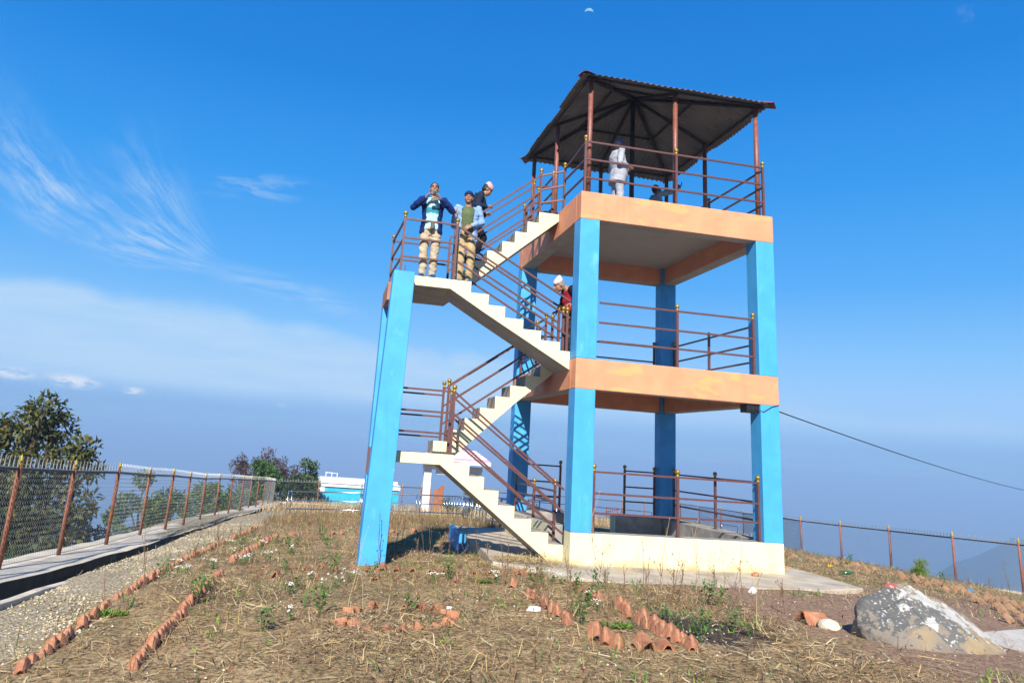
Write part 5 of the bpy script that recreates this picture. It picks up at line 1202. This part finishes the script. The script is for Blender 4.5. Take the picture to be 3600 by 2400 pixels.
def person(label, base, rz, P, skin, kit):
    """P: joints in a local frame that faces -Y (the person's left is +X)"""
    V3 = Vector; b = MB(); up = V3((0, 0, 1))
    pel, wai, che, nec = [V3(P[k]) for k in ('pelvis', 'waist', 'chest', 'neck')]
    sl, sr = V3(P['shl']), V3(P['shr']); lat = (sl - sr).normalized(); hlat = V3(P.get('hiplat', (1, 0, 0))).normalized()
    def fr(d, l): d = V3(d).normalized(); l = (V3(l) - d * V3(l).dot(d)).normalized(); return l, l.cross(d).normalized()   # lateral, front(-y)
    def rings(k, z0=0, extra=0, belly=0):
        out = []
        sh = (sl + sr) / 2
        pts = [pel + (pel - wai).normalized() * z0, pel, wai, wai.lerp(che, .5), che, che.lerp(sh, .6), sh + (nec - sh) * .35, nec]
        rx = [.165, .165, .142, .150, .165, .165, .12, .062]; ry = [.115, .118, .105, .11, .118, .105, .085, .06]
        for i, p in enumerate(pts):
            d = pts[min(i + 1, len(pts) - 1)] - pts[max(i - 1, 0)]
            a, f = fr(d, hlat.lerp(lat, min(1, i / 4)))
            out.append((p + f * (belly * (1 if i in (1, 2, 3) else 0)), a, f, rx[i] * k + extra, ry[i] * k + extra + belly * (.5 if i in (1, 2, 3) else 0)))
        return out
    loft(b, rings(.93, .06)[:7], 18); limb(b, [(sl + sr) / 2 + (nec - (sl + sr) / 2) * .2, nec, V3(P['head']) - up * .03], [.07, .054, .054])
    hr = Matrix.Rotation(P.get('yaw', 0), 3, 'Z') @ Matrix.Rotation(P.get('pitch', 0), 3, 'X') @ Matrix.Rotation(P.get('tilt', 0), 3, 'Y'); hc = V3(P['head']); head(b, hc, hr)
    for s in 'lr':
        limb(b, [P['sh' + s], P['el' + s], P['wr' + s]], [.050, .038, .026])
        limb(b, [P['hip' + s], P['kn' + s], P['an' + s]], [.078, .055, .038]); an = V3(P['an' + s]); toe = V3(P.get('toe' + s, (0, -1, 0))).normalized()
        limb(b, [an - up * .04 - toe * .03, an - up * .05 + toe * .12], [.036, .03]); h = P['hand' + s]; hand(b, P['wr' + s], h[0], h[1], h[2], h[3], h[4] if len(h) > 4 else ())
    body = remesh(b, 'person', skin, .0075, 2); body.location = base; body.rotation_euler = (0, 0, rz); tag(body, label, 'person')
    T = lambda p: hc + hr @ V3(p)
    for s in (-1, 1):
        e = MB(); ell(e, T((s * .031, -.083, .010)), (.010, .005, .0045), 10, 7, hr); e.smooth = True; e.build('eye', M['eye'], body)
        e = MB(); e.tube([T((s * .014, -.094, .030)), T((s * .032, -.090, .036)), T((s * .050, -.074, .031))], [.0030, .0036, .0026], 6); e.build('eyebrow', kit.get('hairm', M['hair']), body)
    e = MB(); e.tube([T((-.022, -.094, -.061)), T((0, -.1, -.062)), T((.022, -.094, -.061))], .0035, 6); e.build('mouth', M['lip'], body)
    if 'hair' in kit:
        e = MB(); e.smooth = True; ell(e, T((0, .024, .038)), (.082, .095, .092), 18, 12, hr); ell(e, T((0, .050, -.01)), (.074, .062, .072), 14, 9, hr); remesh(e, 'hair', kit.get('hairm', M['hair']), .009, 2, body)
    if 'moustache' in kit:
        e = MB(); e.tube([T((-.024, -.094, -.048)), T((0, -.106, -.043)), T((.024, -.094, -.048))], [.004, .007, .004], 6); e.build('moustache', kit.get('hairm', M['hair']), body)
    if 'beard' in kit:
        e = MB(); ell(e, T((0, -.050, -.086)), (.045, .044, .034), 14, 9, hr); ell(e, T((0, -.02, -.065)), (.060, .05, .03), 14, 9, hr); remesh(e, 'beard', kit.get('hairm', M['hair']), .009, 2, body)
    # trousers
    t = MB(); rg_ = rings(1., .07, .012); loft(t, rg_[:3], 20)
    for s in 'lr':
        an = V3(P['an' + s]); kn = V3(P['kn' + s]); limb(t, [P['hip' + s], kn, an + (kn - an).normalized() * .02 - up * .03], [.100, .076, .066], 14)
    remesh(t, 'trousers', kit['trousers'], .011, 3, body)
    for s in 'lr':
        an = V3(P['an' + s]); toe = V3(P.get('toe' + s, (0, -1, 0))).normalized(); f = MB()
        limb(f, [an - up * .038 - toe * .045, an - up * .046 + toe * .06, an - up * .058 + toe * .155], [.046, .046, .034], 12)
        f.v = [(x, y, max(z, an.z - .078)) for x, y, z in f.v]; remesh(f, 'shoe', kit['shoe'], .009, 2, body)
    # shirt and jacket
    if 'shirt' in kit:
        s_ = MB(); loft(s_, rings(1., kit.get('shirtlen', .02), .014, kit.get('belly', 0))[:7], 22); limb(s_, [sl, sl.lerp(V3(P['ell']), .4)], [.055, .05]); limb(s_, [sr, sr.lerp(V3(P['elr']), .4)], [.055, .05]); remesh(s_, 'shirt', kit['shirt'], .011, 3, body)
    if 'jacket' in kit:
        j = MB(); rg_ = rings(1.04, kit.get('jlen', .12), kit.get('jfat', .030), kit.get('belly', 0))
        if kit.get('open'):
            a0 = kit['open']; rr = rg_[:7]; loft(j, rr, 26, (PI / 2 + a0, PI / 2 + 2 * PI - a0), .024)
        else: loft(j, rg_[:7], 24)
        for s in 'lr':
            sh, el, wr = V3(P['sh' + s]), V3(P['el' + s]), V3(P['wr' + s]); limb(j, [sh, sh.lerp(el, .5), el, el.lerp(wr, .5), wr.lerp(el, kit.get('cuff', .10))], [.073, .067, .060, .053, .043], 14)
        remesh(j, 'jacket', kit['jacket'], .011, kit.get('jsm', 3), body)
        if kit.get('collar'):
            q = MB(); l, f = fr(nec - (sl + sr) / 2, lat); loft(q, [(nec - up * .06 + f * .0, l, f, .105, .085), (nec - up * .01 + f * .01, l, f, .082, .075), (nec + up * .02 + f * .012, l, f, .078, .072)], 20, (PI / 2 + .5, PI / 2 + 2 * PI - .5), .016); remesh(q, 'collar', kit['collar'], .008, 2, body)
    return body, hc, hr
def vest(body, rg_, m_): pass
# 1: man with a camera
P1 = dict(pelvis=(0, 0, .93), waist=(0, .005, 1.06), chest=(0, .0, 1.30), neck=(0, .0, 1.50), head=(0, -.02, 1.645), pitch=-.05, tilt=.0,
          shl=(.19, 0, 1.44), shr=(-.19, 0, 1.44), ell=(.345, -.10, 1.235), elr=(-.345, -.10, 1.245), wrl=(.125, -.255, 1.385), wrr=(-.135, -.25, 1.40),
          hipl=(.095, 0, .90), hipr=(-.095, 0, .90), knl=(.09, -.02, .50), knr=(-.10, -.02, .50), anl=(.08, .01, .085), anr=(-.09, .01, .085), toel=(.2, -1, 0), toer=(-.2, -1, 0),
          handl=((-.5, -.25, .8), (-.5, .1, -.2), .75, -1), handr=((.5, -.25, .8), (.5, .1, -.2), .75, 1))
B1, hc, hr = person('man in a blue jacket and aqua shirt holding a camera before his face', (-2.59, .50, 4.483), -.12, P1, M['skin'],
    dict(hair=1, trousers=M['khaki'], shoe=M['navyshoe'], shirt=M['aquatee'], jacket=M['royal'], open=.62, jlen=.13, shirtlen=.06, beard=0 or None) if False else dict(hair=1, trousers=M['khaki'], shoe=M['navyshoe'], shirt=M['aquatee'], jacket=M['royal'], open=.66, jlen=.13, shirtlen=.07))
def world(o, p): return Matrix.Translation(o.location) @ Matrix.Rotation(o.rotation_euler.z, 4, 'Z') @ Vector(p)
cam_o = tag(empty('compact_camera', world(B1, (0, -.27, 1.485)), -.12), 'black camera with a silver lens ring held up by the man in the blue jacket', 'camera')
c = MB(); c.box(-.058, .058, -.018, .022, -.036, .036); c.box(-.02, .02, -.014, .018, .036, .05); c.build('camera_body', M['black'], cam_o, .006)
def lens(name, m_, r0, r1, y0, y1):
    b = MB(); b.tube([(0.012, y0, 0), (0.012, y1, 0)], [r0, r1], 20); return b.build(name, m_, cam_o)
ln = lens('lens', M['galv'], .032, .030, -.018, -.050); b = MB(); b.tube([(.012, -.0505, 0), (.012, -.053, 0)], .017, 16); b.build('lens_glass', M['black'], ln)
c = MB(); c.box(-.085, .085, -.012, .012, -.032, .032); o = c.build('camera_case', M['black'], None, .008); o.location = world(B1, (.04, -.265, 1.375)); o.rotation_euler = (0, -.28, -.12); tag(o, 'flat black case held below the camera by the man in the blue jacket', 'case')
c = MB(); c.box(-.035, .035, -.03, .02, -.07, .05); o = c.build('belt_pouch', M['black'], None, .012); o.location = world(B1, (.02, -.165, .92)); o.rotation_euler = (0, 0, -.12); tag(o, 'small black pouch hanging at the belt of the man in the blue jacket', 'pouch')
# 2: young man with a cap
P2 = dict(pelvis=(0, 0, .92), waist=(0, .0, 1.04), chest=(.0, -.01, 1.27), neck=(.0, -.01, 1.465), head=(-.005, -.03, 1.605), pitch=-.05, yaw=-.08,
          shl=(.185, 0, 1.405), shr=(-.185, 0, 1.405), ell=(.27, .03, 1.165), elr=(-.235, -.02, 1.06), wrl=(.075, -.20, 1.03), wrr=(-.245, -.185, 1.20),
          hipl=(.09, 0, .89), hipr=(-.09, 0, .89), knl=(.11, -.03, .49), knr=(-.08, -.02, .49), anl=(.09, .01, .085), anr=(-.075, .01, .085), toel=(.25, -1, 0), toer=(-.1, -1, 0),
          handl=((-.8, -.35, -.45), (0, .6, -.3), .5, -1), handr=((.06, -.1, 1), (.2, -1, 0), 1.25, 1, (0, 3)))
B2, hc, hr = person('young man in a dark blue cap and open pale blue jacket, one hand raised', (-1.93, .62, 4.483), -.15, P2, M['skin'],
    dict(trousers=M['tan'], shoe=M['navyshoe'], shirt=M['olive'], jacket=M['paleblue'], open=.62, jlen=.15, shirtlen=.05, jfat=.036))
c = MB(); c.smooth = True; V = []; F = []; n = 24; lv = [(.030, .083, .104), (.06, .083, .103), (.09, .072, .09), (.115, .045, .06), (.124, .003, .003)]
for z, rx, ry in lv:
    for k in range(n): t = 2 * PI * k / n; V.append(hc + hr @ Vector((rx * math.cos(t), ry * math.sin(t) + .01, z + .01)))
for i in range(len(lv) - 1):
    for k in range(n): F.append((i * n + k, i * n + (k + 1) % n, (i + 1) * n + (k + 1) % n, (i + 1) * n + k))
c.add(V, F); o = c.build('cap', M['navy'], B2); so = o.modifiers.new('t', 'SOLIDIFY'); so.thickness = .006
c = MB(); V = [hc + hr @ Vector((.075 * math.cos(t), .07 + .10 * math.sin(t) * 1.0, .015 - .05 * math.sin(t))) for t in [PI * i / 10 for i in range(11)]]; c.add(V, [tuple(range(11))]); o = c.build('cap_peak', M['navy'], B2); so = o.modifiers.new('t', 'SOLIDIFY'); so.thickness = .008
# 3: man climbing the upper flight
P3 = dict(pelvis=(0, .03, .86), waist=(0, .02, .98), chest=(0, -.04, 1.22), neck=(0, -.11, 1.42), head=(0, -.20, 1.545), pitch=.55,
          shl=(.18, -.05, 1.37), shr=(-.18, -.05, 1.37), ell=(.27, -.02, 1.10), elr=(-.26, .03, 1.11), wrl=(.27, -.25, 1.135), wrr=(-.26, -.16, 1.11),
          hipl=(.09, .03, .83), hipr=(-.09, .03, .83), knl=(.09, -.02, .44), knr=(-.09, -.17, .52), anl=(.09, .10, .10), anr=(-.09, .05, .12),
          handl=((0, -.9, .3), (0, -.25, -1), 1.1, 1), handr=((0, -.9, .3), (0, -.25, -1), 1.1, -1))
B3, hc, hr = person('man in a navy jacket and pink striped cap climbing the upper stair flight', (-1.60, 1.62, 5.13), PI / 2, P3, M['skin'],
    dict(hair=1, trousers=M['blackcloth'], shoe=M['black'], jacket=M['darknavy'], jlen=.16, jfat=.036, collar=M['scarf']))
topi(B3, hc, hr, M['pinkstripe'])
# 4: old man coming down to the middle deck
P4 = dict(pelvis=(0, .08, .83), waist=(0, .06, .94), chest=(0, .015, 1.08), neck=(0, -.10, 1.235), head=(0, -.205, 1.262), pitch=.42,
          shl=(.175, -.01, 1.185), shr=(-.175, -.03, 1.185), ell=(.31, .07, .97), elr=(-.36, .0, 1.0), wrl=(.37, -.09, .865), wrr=(-.51, -.06, .875),
          hipl=(.09, .08, .80), hipr=(-.09, .08, .80), knl=(.09, .00, .45), knr=(-.09, -.03, .45), anl=(.09, .05, .085), anr=(-.09, .02, .085),
          handl=((.15, -.85, -.35), (0, -.3, -1), .9, 1), handr=((-.4, -.75, -.35), (0, -.3, -1), .9, -1))
B4, hc, hr = person('stooped old man in a red vest and pink patterned cap gripping rail posts', (.10, .78, 3.44), -PI / 2, P4, M['skin'],
    dict(hair=1, hairm=M['greyhair'], moustache=1, trousers=M['greyblack'], shoe=M['blackshoe'], shirt=M['redvest'], shirtlen=.10, belly=.035, jacket=M['blackcloth'], open=1.35, jlen=.08, jfat=.036))
topi(B4, hc, hr, M['pinktopi'], .35)
# 5: man in a pale suit on the upper deck
P5 = dict(pelvis=(0, .0, .92), waist=(0, -.01, 1.04), chest=(0, .01, 1.26), neck=(0, -.02, 1.44), head=(0, -.045, 1.57), pitch=.08, yaw=.1,
          shl=(.19, 0, 1.39), shr=(-.19, 0, 1.39), ell=(.25, .04, 1.12), elr=(-.25, .05, 1.12), wrl=(.10, -.20, 1.13), wrr=(-.13, -.19, 1.09),
          hipl=(.09, 0, .88), hipr=(-.09, 0, .88), knl=(.09, -.01, .48), knr=(-.09, -.03, .48), anl=(.09, .02, .085), anr=(-.09, -.0, .085),
          handl=((-.2, -.9, .15), (-1, 0, 0), .6, 1), handr=((.2, -.9, .05), (1, 0, .2), .6, -1))
B5, hc, hr = person('man in a pale grey suit and dark patterned cap on the upper deck', (1.14, 1.16, 6.25), PI / 2, P5, M['skin2'],
    dict(hair=1, hairm=M['greyhair'], trousers=M['suit'], shoe=M['blackshoe'], jacket=M['suit'], jlen=.17, jfat=.040, belly=.025, collar=M['suitlapel']))
topi(B5, hc, hr, M['darktopi'])
# 6: man at the back of the upper deck raising a phone
P6 = dict(pelvis=(0, 0, .91), waist=(0, .0, 1.03), chest=(0, .0, 1.26), neck=(0, -.02, 1.43), head=(0, -.03, 1.565), pitch=-.1, yaw=-.15,
          shl=(.185, 0, 1.385), shr=(-.185, -.03, 1.40), ell=(.25, .05, 1.12), elr=(-.19, -.27, 1.47), wrl=(.16, -.12, .98), wrr=(-.13, -.50, 1.60),
          hipl=(.09, 0, .88), hipr=(-.09, 0, .88), knl=(.09, -.01, .48), knr=(-.09, -.01, .48), anl=(.09, .02, .085), anr=(-.09, .02, .085),
          handl=((0, -.6, -.8), (-1, 0, 0), .5, 1), handr=((.0, -.6, .8), (.4, .8, 0), .9, 1))
B6, hc, hr = person('man in a grey shirt at the back of the upper deck raising a phone', (2.95, 3.28, 6.306), PI / 2, P6, M['skin2'],
    dict(hair=1, trousers=M['greyblack'], shoe=M['blackshoe'], jacket=M['greyshirt'], jlen=.1, jfat=.02, cuff=.12))
c = MB(); c.box(-.04, .04, -.006, .006, -.078, .078); o = c.build('phone', M['black'], None, .004); o.location = world(B6, (-.125, -.585, 1.71)); o.rotation_euler = (.25, .35, PI / 2 - .5); tag(o, 'black phone held up by the man at the back of the upper deck', 'phone')
# ------------------------------------------------------------------ moon, world, sun, haze, camera
CAM = Vector((-4.0888, -11.7463, 1.6434))
def dirv(az, el): az, el = math.radians(az), math.radians(el); return Vector((math.sin(az) * math.cos(el), math.cos(az) * math.cos(el), math.sin(el)))
md = dirv(19.31, 33.62); mo = MB(); R_ = 84.; V = []; F = []; n = 32; K = 8
for k in range(K + 1):
    for i in range(n + 1):
        t = PI * i / n; w = 1 - 2 * k / K; V.append((R_ * math.cos(t), -R_ * .9 * math.sqrt(max(0, 1 - w * w)) * math.sin(t) * .5, R_ * math.sin(t) * (abs(w) if w > 0 else -abs(w) * .12)))
V = []; F = []
for i in range(n + 1):
    t = PI * i / n; x = R_ * math.cos(t); zt = R_ * math.sin(t); zb = -.10 * R_ * math.sin(t)
    for k in range(K + 1):
        z = zb + (zt - zb) * k / K; y = -math.sqrt(max(0, R_ * R_ - x * x - z * z)); V.append((x, y, z))
for i in range(n):
    for k in range(K): a = i * (K + 1) + k; F.append((a, a + K + 1, a + K + 2, a + 1))
mm = bpy.data.materials.new('moon_glow'); mm.use_nodes = True; nt = mm.node_tree; nt.nodes.clear()
o_ = nt.nodes.new('ShaderNodeOutputMaterial'); em = nt.nodes.new('ShaderNodeEmission'); tc = nt.nodes.new('ShaderNodeTexCoord'); nz = nt.nodes.new('ShaderNodeTexNoise'); nz.inputs['Scale'].default_value = .03
cr_ = nt.nodes.new('ShaderNodeValToRGB'); cr_.color_ramp.elements[0].position = .4; cr_.color_ramp.elements[0].color = (.20 / EXM, .50 / EXM, .80 / EXM, 1); cr_.color_ramp.elements[1].position = .62; cr_.color_ramp.elements[1].color = (.46 / EXM, .70 / EXM, .9 / EXM, 1)
nt.links.new(tc.outputs['Object'], nz.inputs['Vector']); nt.links.new(nz.outputs['Fac'], cr_.inputs['Fac']); nt.links.new(cr_.outputs['Color'], em.inputs['Color']); em.inputs['Strength'].default_value = 1.; nt.links.new(em.outputs[0], o_.inputs['Surface'])
mo.smooth = True; mo.add(V, F); mo_ = mo.build('moon', mm); mo_.location = CAM + md * 15000; mo_.rotation_euler = (-math.radians(33), math.radians(3), -math.radians(19.3)); tag(mo_, 'pale half moon high in the blue sky', 'moon')

SUN_EL = 35.2; sd = Vector((-1, -3.25, 2.4)).normalized()
w = bpy.data.worlds.new('World'); S.world = w; w.use_nodes = True; nt = w.node_tree; N = nt.nodes; L = nt.links; bg = N['Background']
sky = N.new('ShaderNodeTexSky'); sky.sky_type = 'NISHITA'; sky.sun_disc = False; sky.sun_elevation = math.asin(sd.z); sky.sun_rotation = math.atan2(sd.x, sd.y); sky.altitude = 1800; sky.air_density = 1.0; sky.dust_density = .3; sky.ozone_density = 2.5
def mth(op, a, b=None, c=None):
    n = N.new('ShaderNodeMath'); n.operation = op
    for i, q in enumerate((a, b, c)):
        if q is None: continue
        if isinstance(q, (int, float)): n.inputs[i].default_value = q
        else: L.new(q, n.inputs[i])
    return n.outputs[0]
def mr(v, a, b, lo=0., hi=1., smooth=True):
    n = N.new('ShaderNodeMapRange'); n.interpolation_type = 'SMOOTHSTEP' if smooth else 'LINEAR'
    for k, q in (('From Min', a), ('From Max', b), ('To Min', lo), ('To Max', hi)): n.inputs[k].default_value = q
    L.new(v, n.inputs['Value']); return n.outputs['Result']
def mix(f, a, b):
    n = N.new('ShaderNodeMix'); n.data_type = 'RGBA'; L.new(f, n.inputs['Factor'])
    for k, q in (('A', a), ('B', b)):
        if isinstance(q, tuple): n.inputs[k].default_value = (*q, 1)
        else: L.new(q, n.inputs[k])
    return n.outputs['Result']
tc = N.new('ShaderNodeTexCoord'); sp = N.new('ShaderNodeSeparateXYZ'); L.new(tc.outputs['Generated'], sp.inputs[0])
EL = mth('MULTIPLY', mth('ARCSINE', sp.outputs['Z']), 57.2958); AZM = mth('MULTIPLY', mth('ARCTAN2', sp.outputs['X'], sp.outputs['Y']), 57.2958)
def nz(vec, scale, detail=6., rough=.55, dist=0.):
    n = N.new('ShaderNodeTexNoise'); n.inputs['Scale'].default_value = scale; n.inputs['Detail'].default_value = detail; n.inputs['Roughness'].default_value = rough; n.inputs['Distortion'].default_value = dist; L.new(vec, n.inputs['Vector']); return n.outputs['Fac']
def comb(x, y, z=0.):
    n = N.new('ShaderNodeCombineXYZ')
    for i, q in enumerate((x, y, z)):
        if isinstance(q, (int, float)): n.inputs[i].default_value = q
        else: L.new(q, n.inputs[i])
    return n.outputs[0]
# sky colour: Nishita, graded to the deep blue of a clear mountain noon
hs = N.new('ShaderNodeMix'); hs.data_type = 'RGBA'; hs.blend_type = 'MULTIPLY'; hs.inputs['Factor'].default_value = 1.; L.new(sky.outputs[0], hs.inputs['A']); hs.inputs['B'].default_value = (*SKYTINT, 1)
col = hs.outputs['Result']
rp = N.new('ShaderNodeValToRGB'); e = rp.color_ramp.elements
e[0].position = 0.; e[0].color = (*SKY[0][1], 1); e[1].position = 1.; e[1].color = (*SKY[-1][1], 1)
for p_, c_ in SKY[1:-1]:
    q = e.new(p_ / 40.); q.color = (*c_, 1)
L.new(mth('DIVIDE', mth('MAXIMUM', EL, 0.), 40.), rp.inputs['Fac'])
grad = N.new('ShaderNodeMix'); grad.data_type = 'RGBA'; grad.blend_type = 'MIX'; grad.inputs['Factor'].default_value = .9; L.new(col, grad.inputs['A'])
sc = N.new('ShaderNodeMix'); sc.data_type = 'RGBA'; sc.blend_type = 'MULTIPLY'; sc.inputs['Factor'].default_value = 1.; L.new(rp.outputs['Color'], sc.inputs['A']); sc.inputs['B'].default_value = (1 / SKYSTR, 1 / SKYSTR, 1 / SKYSTR, 1)
L.new(sc.outputs['Result'], grad.inputs['B']); col = grad.outputs['Result']
CW = 1 / SKYSTR / EXM
# thin cirrus fan, low veil, and a few small cumulus over the haze
AE = comb(mth('MULTIPLY', AZM, .1), mth('MULTIPLY', EL, .1))
warp = nz(AE, 1.3, 3.)
def bump(a0, ra, e0, re, slope=0.):
    x = mth('DIVIDE', mth('SUBTRACT', AZM, a0), ra); y = mth('DIVIDE', mth('SUBTRACT', EL, mth('ADD', mth('MULTIPLY', mth('SUBTRACT', AZM, a0), slope), e0)), re)
    return mr(mth('SQRT', mth('ADD', mth('MULTIPLY', x, x), mth('MULTIPLY', y, y))), 1.25, .1)
# cirrus: fibres that fan out from one point, bent by a slow warp
FA = mth('ADD', AZM, 7.5); FE = mth('SUBTRACT', EL, 11.6)
FR = mth('SQRT', mth('ADD', mth('MULTIPLY', FA, FA), mth('MULTIPLY', FE, FE)))
FT = mth('ADD', mth('MULTIPLY', mth('ARCTAN2', FE, mth('MULTIPLY', FA, -1.)), 57.2958), mth('ADD', mth('MULTIPLY', mth('SUBTRACT', warp, .5), 13.), mth('MULTIPLY', FR, -.9)))
fib = nz(comb(mth('MULTIPLY', FT, .085), mth('MULTIPLY', FR, .075)), 3.2, 9., .68, .35)
clump = nz(comb(mth('MULTIPLY', AZM, .13), mth('MULTIPLY', EL, .16), 3.), 1.6, 5., .6)
main = mth('MULTIPLY', mr(mth('ABSOLUTE', mth('SUBTRACT', FT, 2.)), 15., 1.), mth('MULTIPLY', mr(FR, .5, 5.), mr(FR, 26., 12.)))
upper = mth('MULTIPLY', mth('MULTIPLY', mr(FT, -2., 10.), mr(FT, 52., 24.)), mth('MULTIPLY', mr(FR, 1., 4.), mr(FR, 15., 7.)))
fan = mth('MULTIPLY', mth('MULTIPLY', mr(fib, .34, .72), mr(clump, .30, .62, .35, 1.)), mth('MINIMUM', mth('ADD', main, mth('MULTIPLY', upper, .62)), 1.))
tail = mth('MULTIPLY', mth('MULTIPLY', mr(nz(comb(mth('MULTIPLY', AZM, .10), mth('MULTIPLY', EL, .6)), 1.8, 7., .6, .6), .36, .7), bump(-3.5, 7.5, 10.9, 1.1, -.16)), .55)
fan = mth('ADD', fan, tail)
wis = mth('MULTIPLY', mr(nz(comb(mth('MULTIPLY', AZM, .16), mth('MULTIPLY', EL, .7)), 1.5, 7., .6, .5), .42, .72), bump(-7, 5, 18.4, 1.2, .1))
wis = mth('MULTIPLY', wis, .55)
sml = mth('MULTIPLY', mr(nz(AE, 6., 6.), .45, .7), bump(47.3, .9, 29.9, .6))
sml = mth('MULTIPLY', sml, .3)
veil = mth('MULTIPLY', mr(mth('ADD', EL, mth('ADD', mth('MULTIPLY', mth('SUBTRACT', warp, .5), 3.5), mth('MULTIPLY', mth('MAXIMUM', mth('ADD', AZM, 12.), 0.), .085))), 9.7, 8.1), mr(AZM, 40, 2, .30, .86))
veil = mth('MULTIPLY', veil, mr(nz(comb(mth('MULTIPLY', AZM, .05), mth('MULTIPLY', EL, .35)), 2.2, 6.), .25, .65, .6, 1.))
veil = mth('MULTIPLY', veil, mr(mth('ADD', EL, mth('MULTIPLY', mth('SUBTRACT', warp, .5), 1.2)), 2.2, 4.0))
col = mix(veil, col, tuple(c * CW for c in (.50, .71, .95)))
col = mix(mth('MULTIPLY', mth('ADD', mth('ADD', fan, wis), sml), .72), col, tuple(c * CW for c in (.62, .78, .94)))
cum = mth('MULTIPLY', mr(nz(comb(mth('MULTIPLY', AZM, .30), mth('MULTIPLY', EL, .85)), 2.6, 6., .6), .40, .54), mth('MAXIMUM', mth('MAXIMUM', bump(-17.3, 1.9, 2.75, .55, -.05), bump(-21., 1.6, 2.9, .45, -.05)), mth('MAXIMUM', mth('MULTIPLY', bump(-13.4, .8, 2.45, .35), .9), mth('MULTIPLY', bump(-3., .5, 2.35, .2), .5))))
col = mix(mth('MULTIPLY', cum, .9), col, tuple(c * CW for c in (.80, .85, .95)))
L.new(col, bg.inputs['Color']); bg.inputs['Strength'].default_value = SKYSTR
sun = bpy.data.lights.new('sun', 'SUN'); sun.energy = SUNSTR; sun.angle = math.radians(.5); sun.color = (1., .955, .87)
so_ = bpy.data.objects.new('sun', sun); COL.objects.link(so_); so_.rotation_euler = (-sd).to_track_quat('-Z', 'Y').to_euler(); so_.location = (-10, -30, 30)
# air
hz = bpy.data.materials.new('blue_haze'); hz.use_nodes = True; nt = hz.node_tree; nt.nodes.clear(); out = nt.nodes.new('ShaderNodeOutputMaterial'); vol = nt.nodes.new('ShaderNodeVolumePrincipled')
vol.inputs['Color'].default_value = (*HAZECOL, 1); vol.inputs['Density'].default_value = HAZED; vol.inputs['Anisotropy'].default_value = 0.; nt.links.new(vol.outputs[0], out.inputs['Volume'])
hb = MB(); hb.box(-30000, 30000, -30000, 30000, -1700, 13.); tag(hb.build('haze', hz), 'blue valley haze', 'haze', kind='stuff')
# camera
cd = bpy.data.cameras.new('camera'); co = bpy.data.objects.new('camera', cd); COL.objects.link(co)
rv = Vector((-0.2385273985753686, -0.18667703101539018, 0.09274545044535691)); Rm = Matrix.Rotation(rv.length, 3, rv.normalized()) @ Matrix(((1, 0, 0), (0, 0, -1), (0, 1, 0)))
right, down, fwd = Rm[0], Rm[1], Rm[2]
mw = Matrix.Identity(4)
for i in range(3): mw[i][0] = right[i]; mw[i][1] = -down[i]; mw[i][2] = -fwd[i]; mw[i][3] = CAM[i]
co.matrix_world = mw
cd.sensor_width = 36; cd.lens = 2556.051390804772 / 3600 * 36; cd.shift_x = (1800 - 1646.2134693404082) / 3600; cd.shift_y = (941.5574022109022 - 1200) / 3600
cd.clip_start = .1; cd.clip_end = 80000
S.camera = co
S.view_settings.view_transform = 'Standard'; S.view_settings.look = 'None'; S.view_settings.exposure = EXPO; S.view_settings.gamma = 1.
S.cycles.max_bounces = 6; S.cycles.volume_bounces = 0; S.cycles.transparent_max_bounces = 8
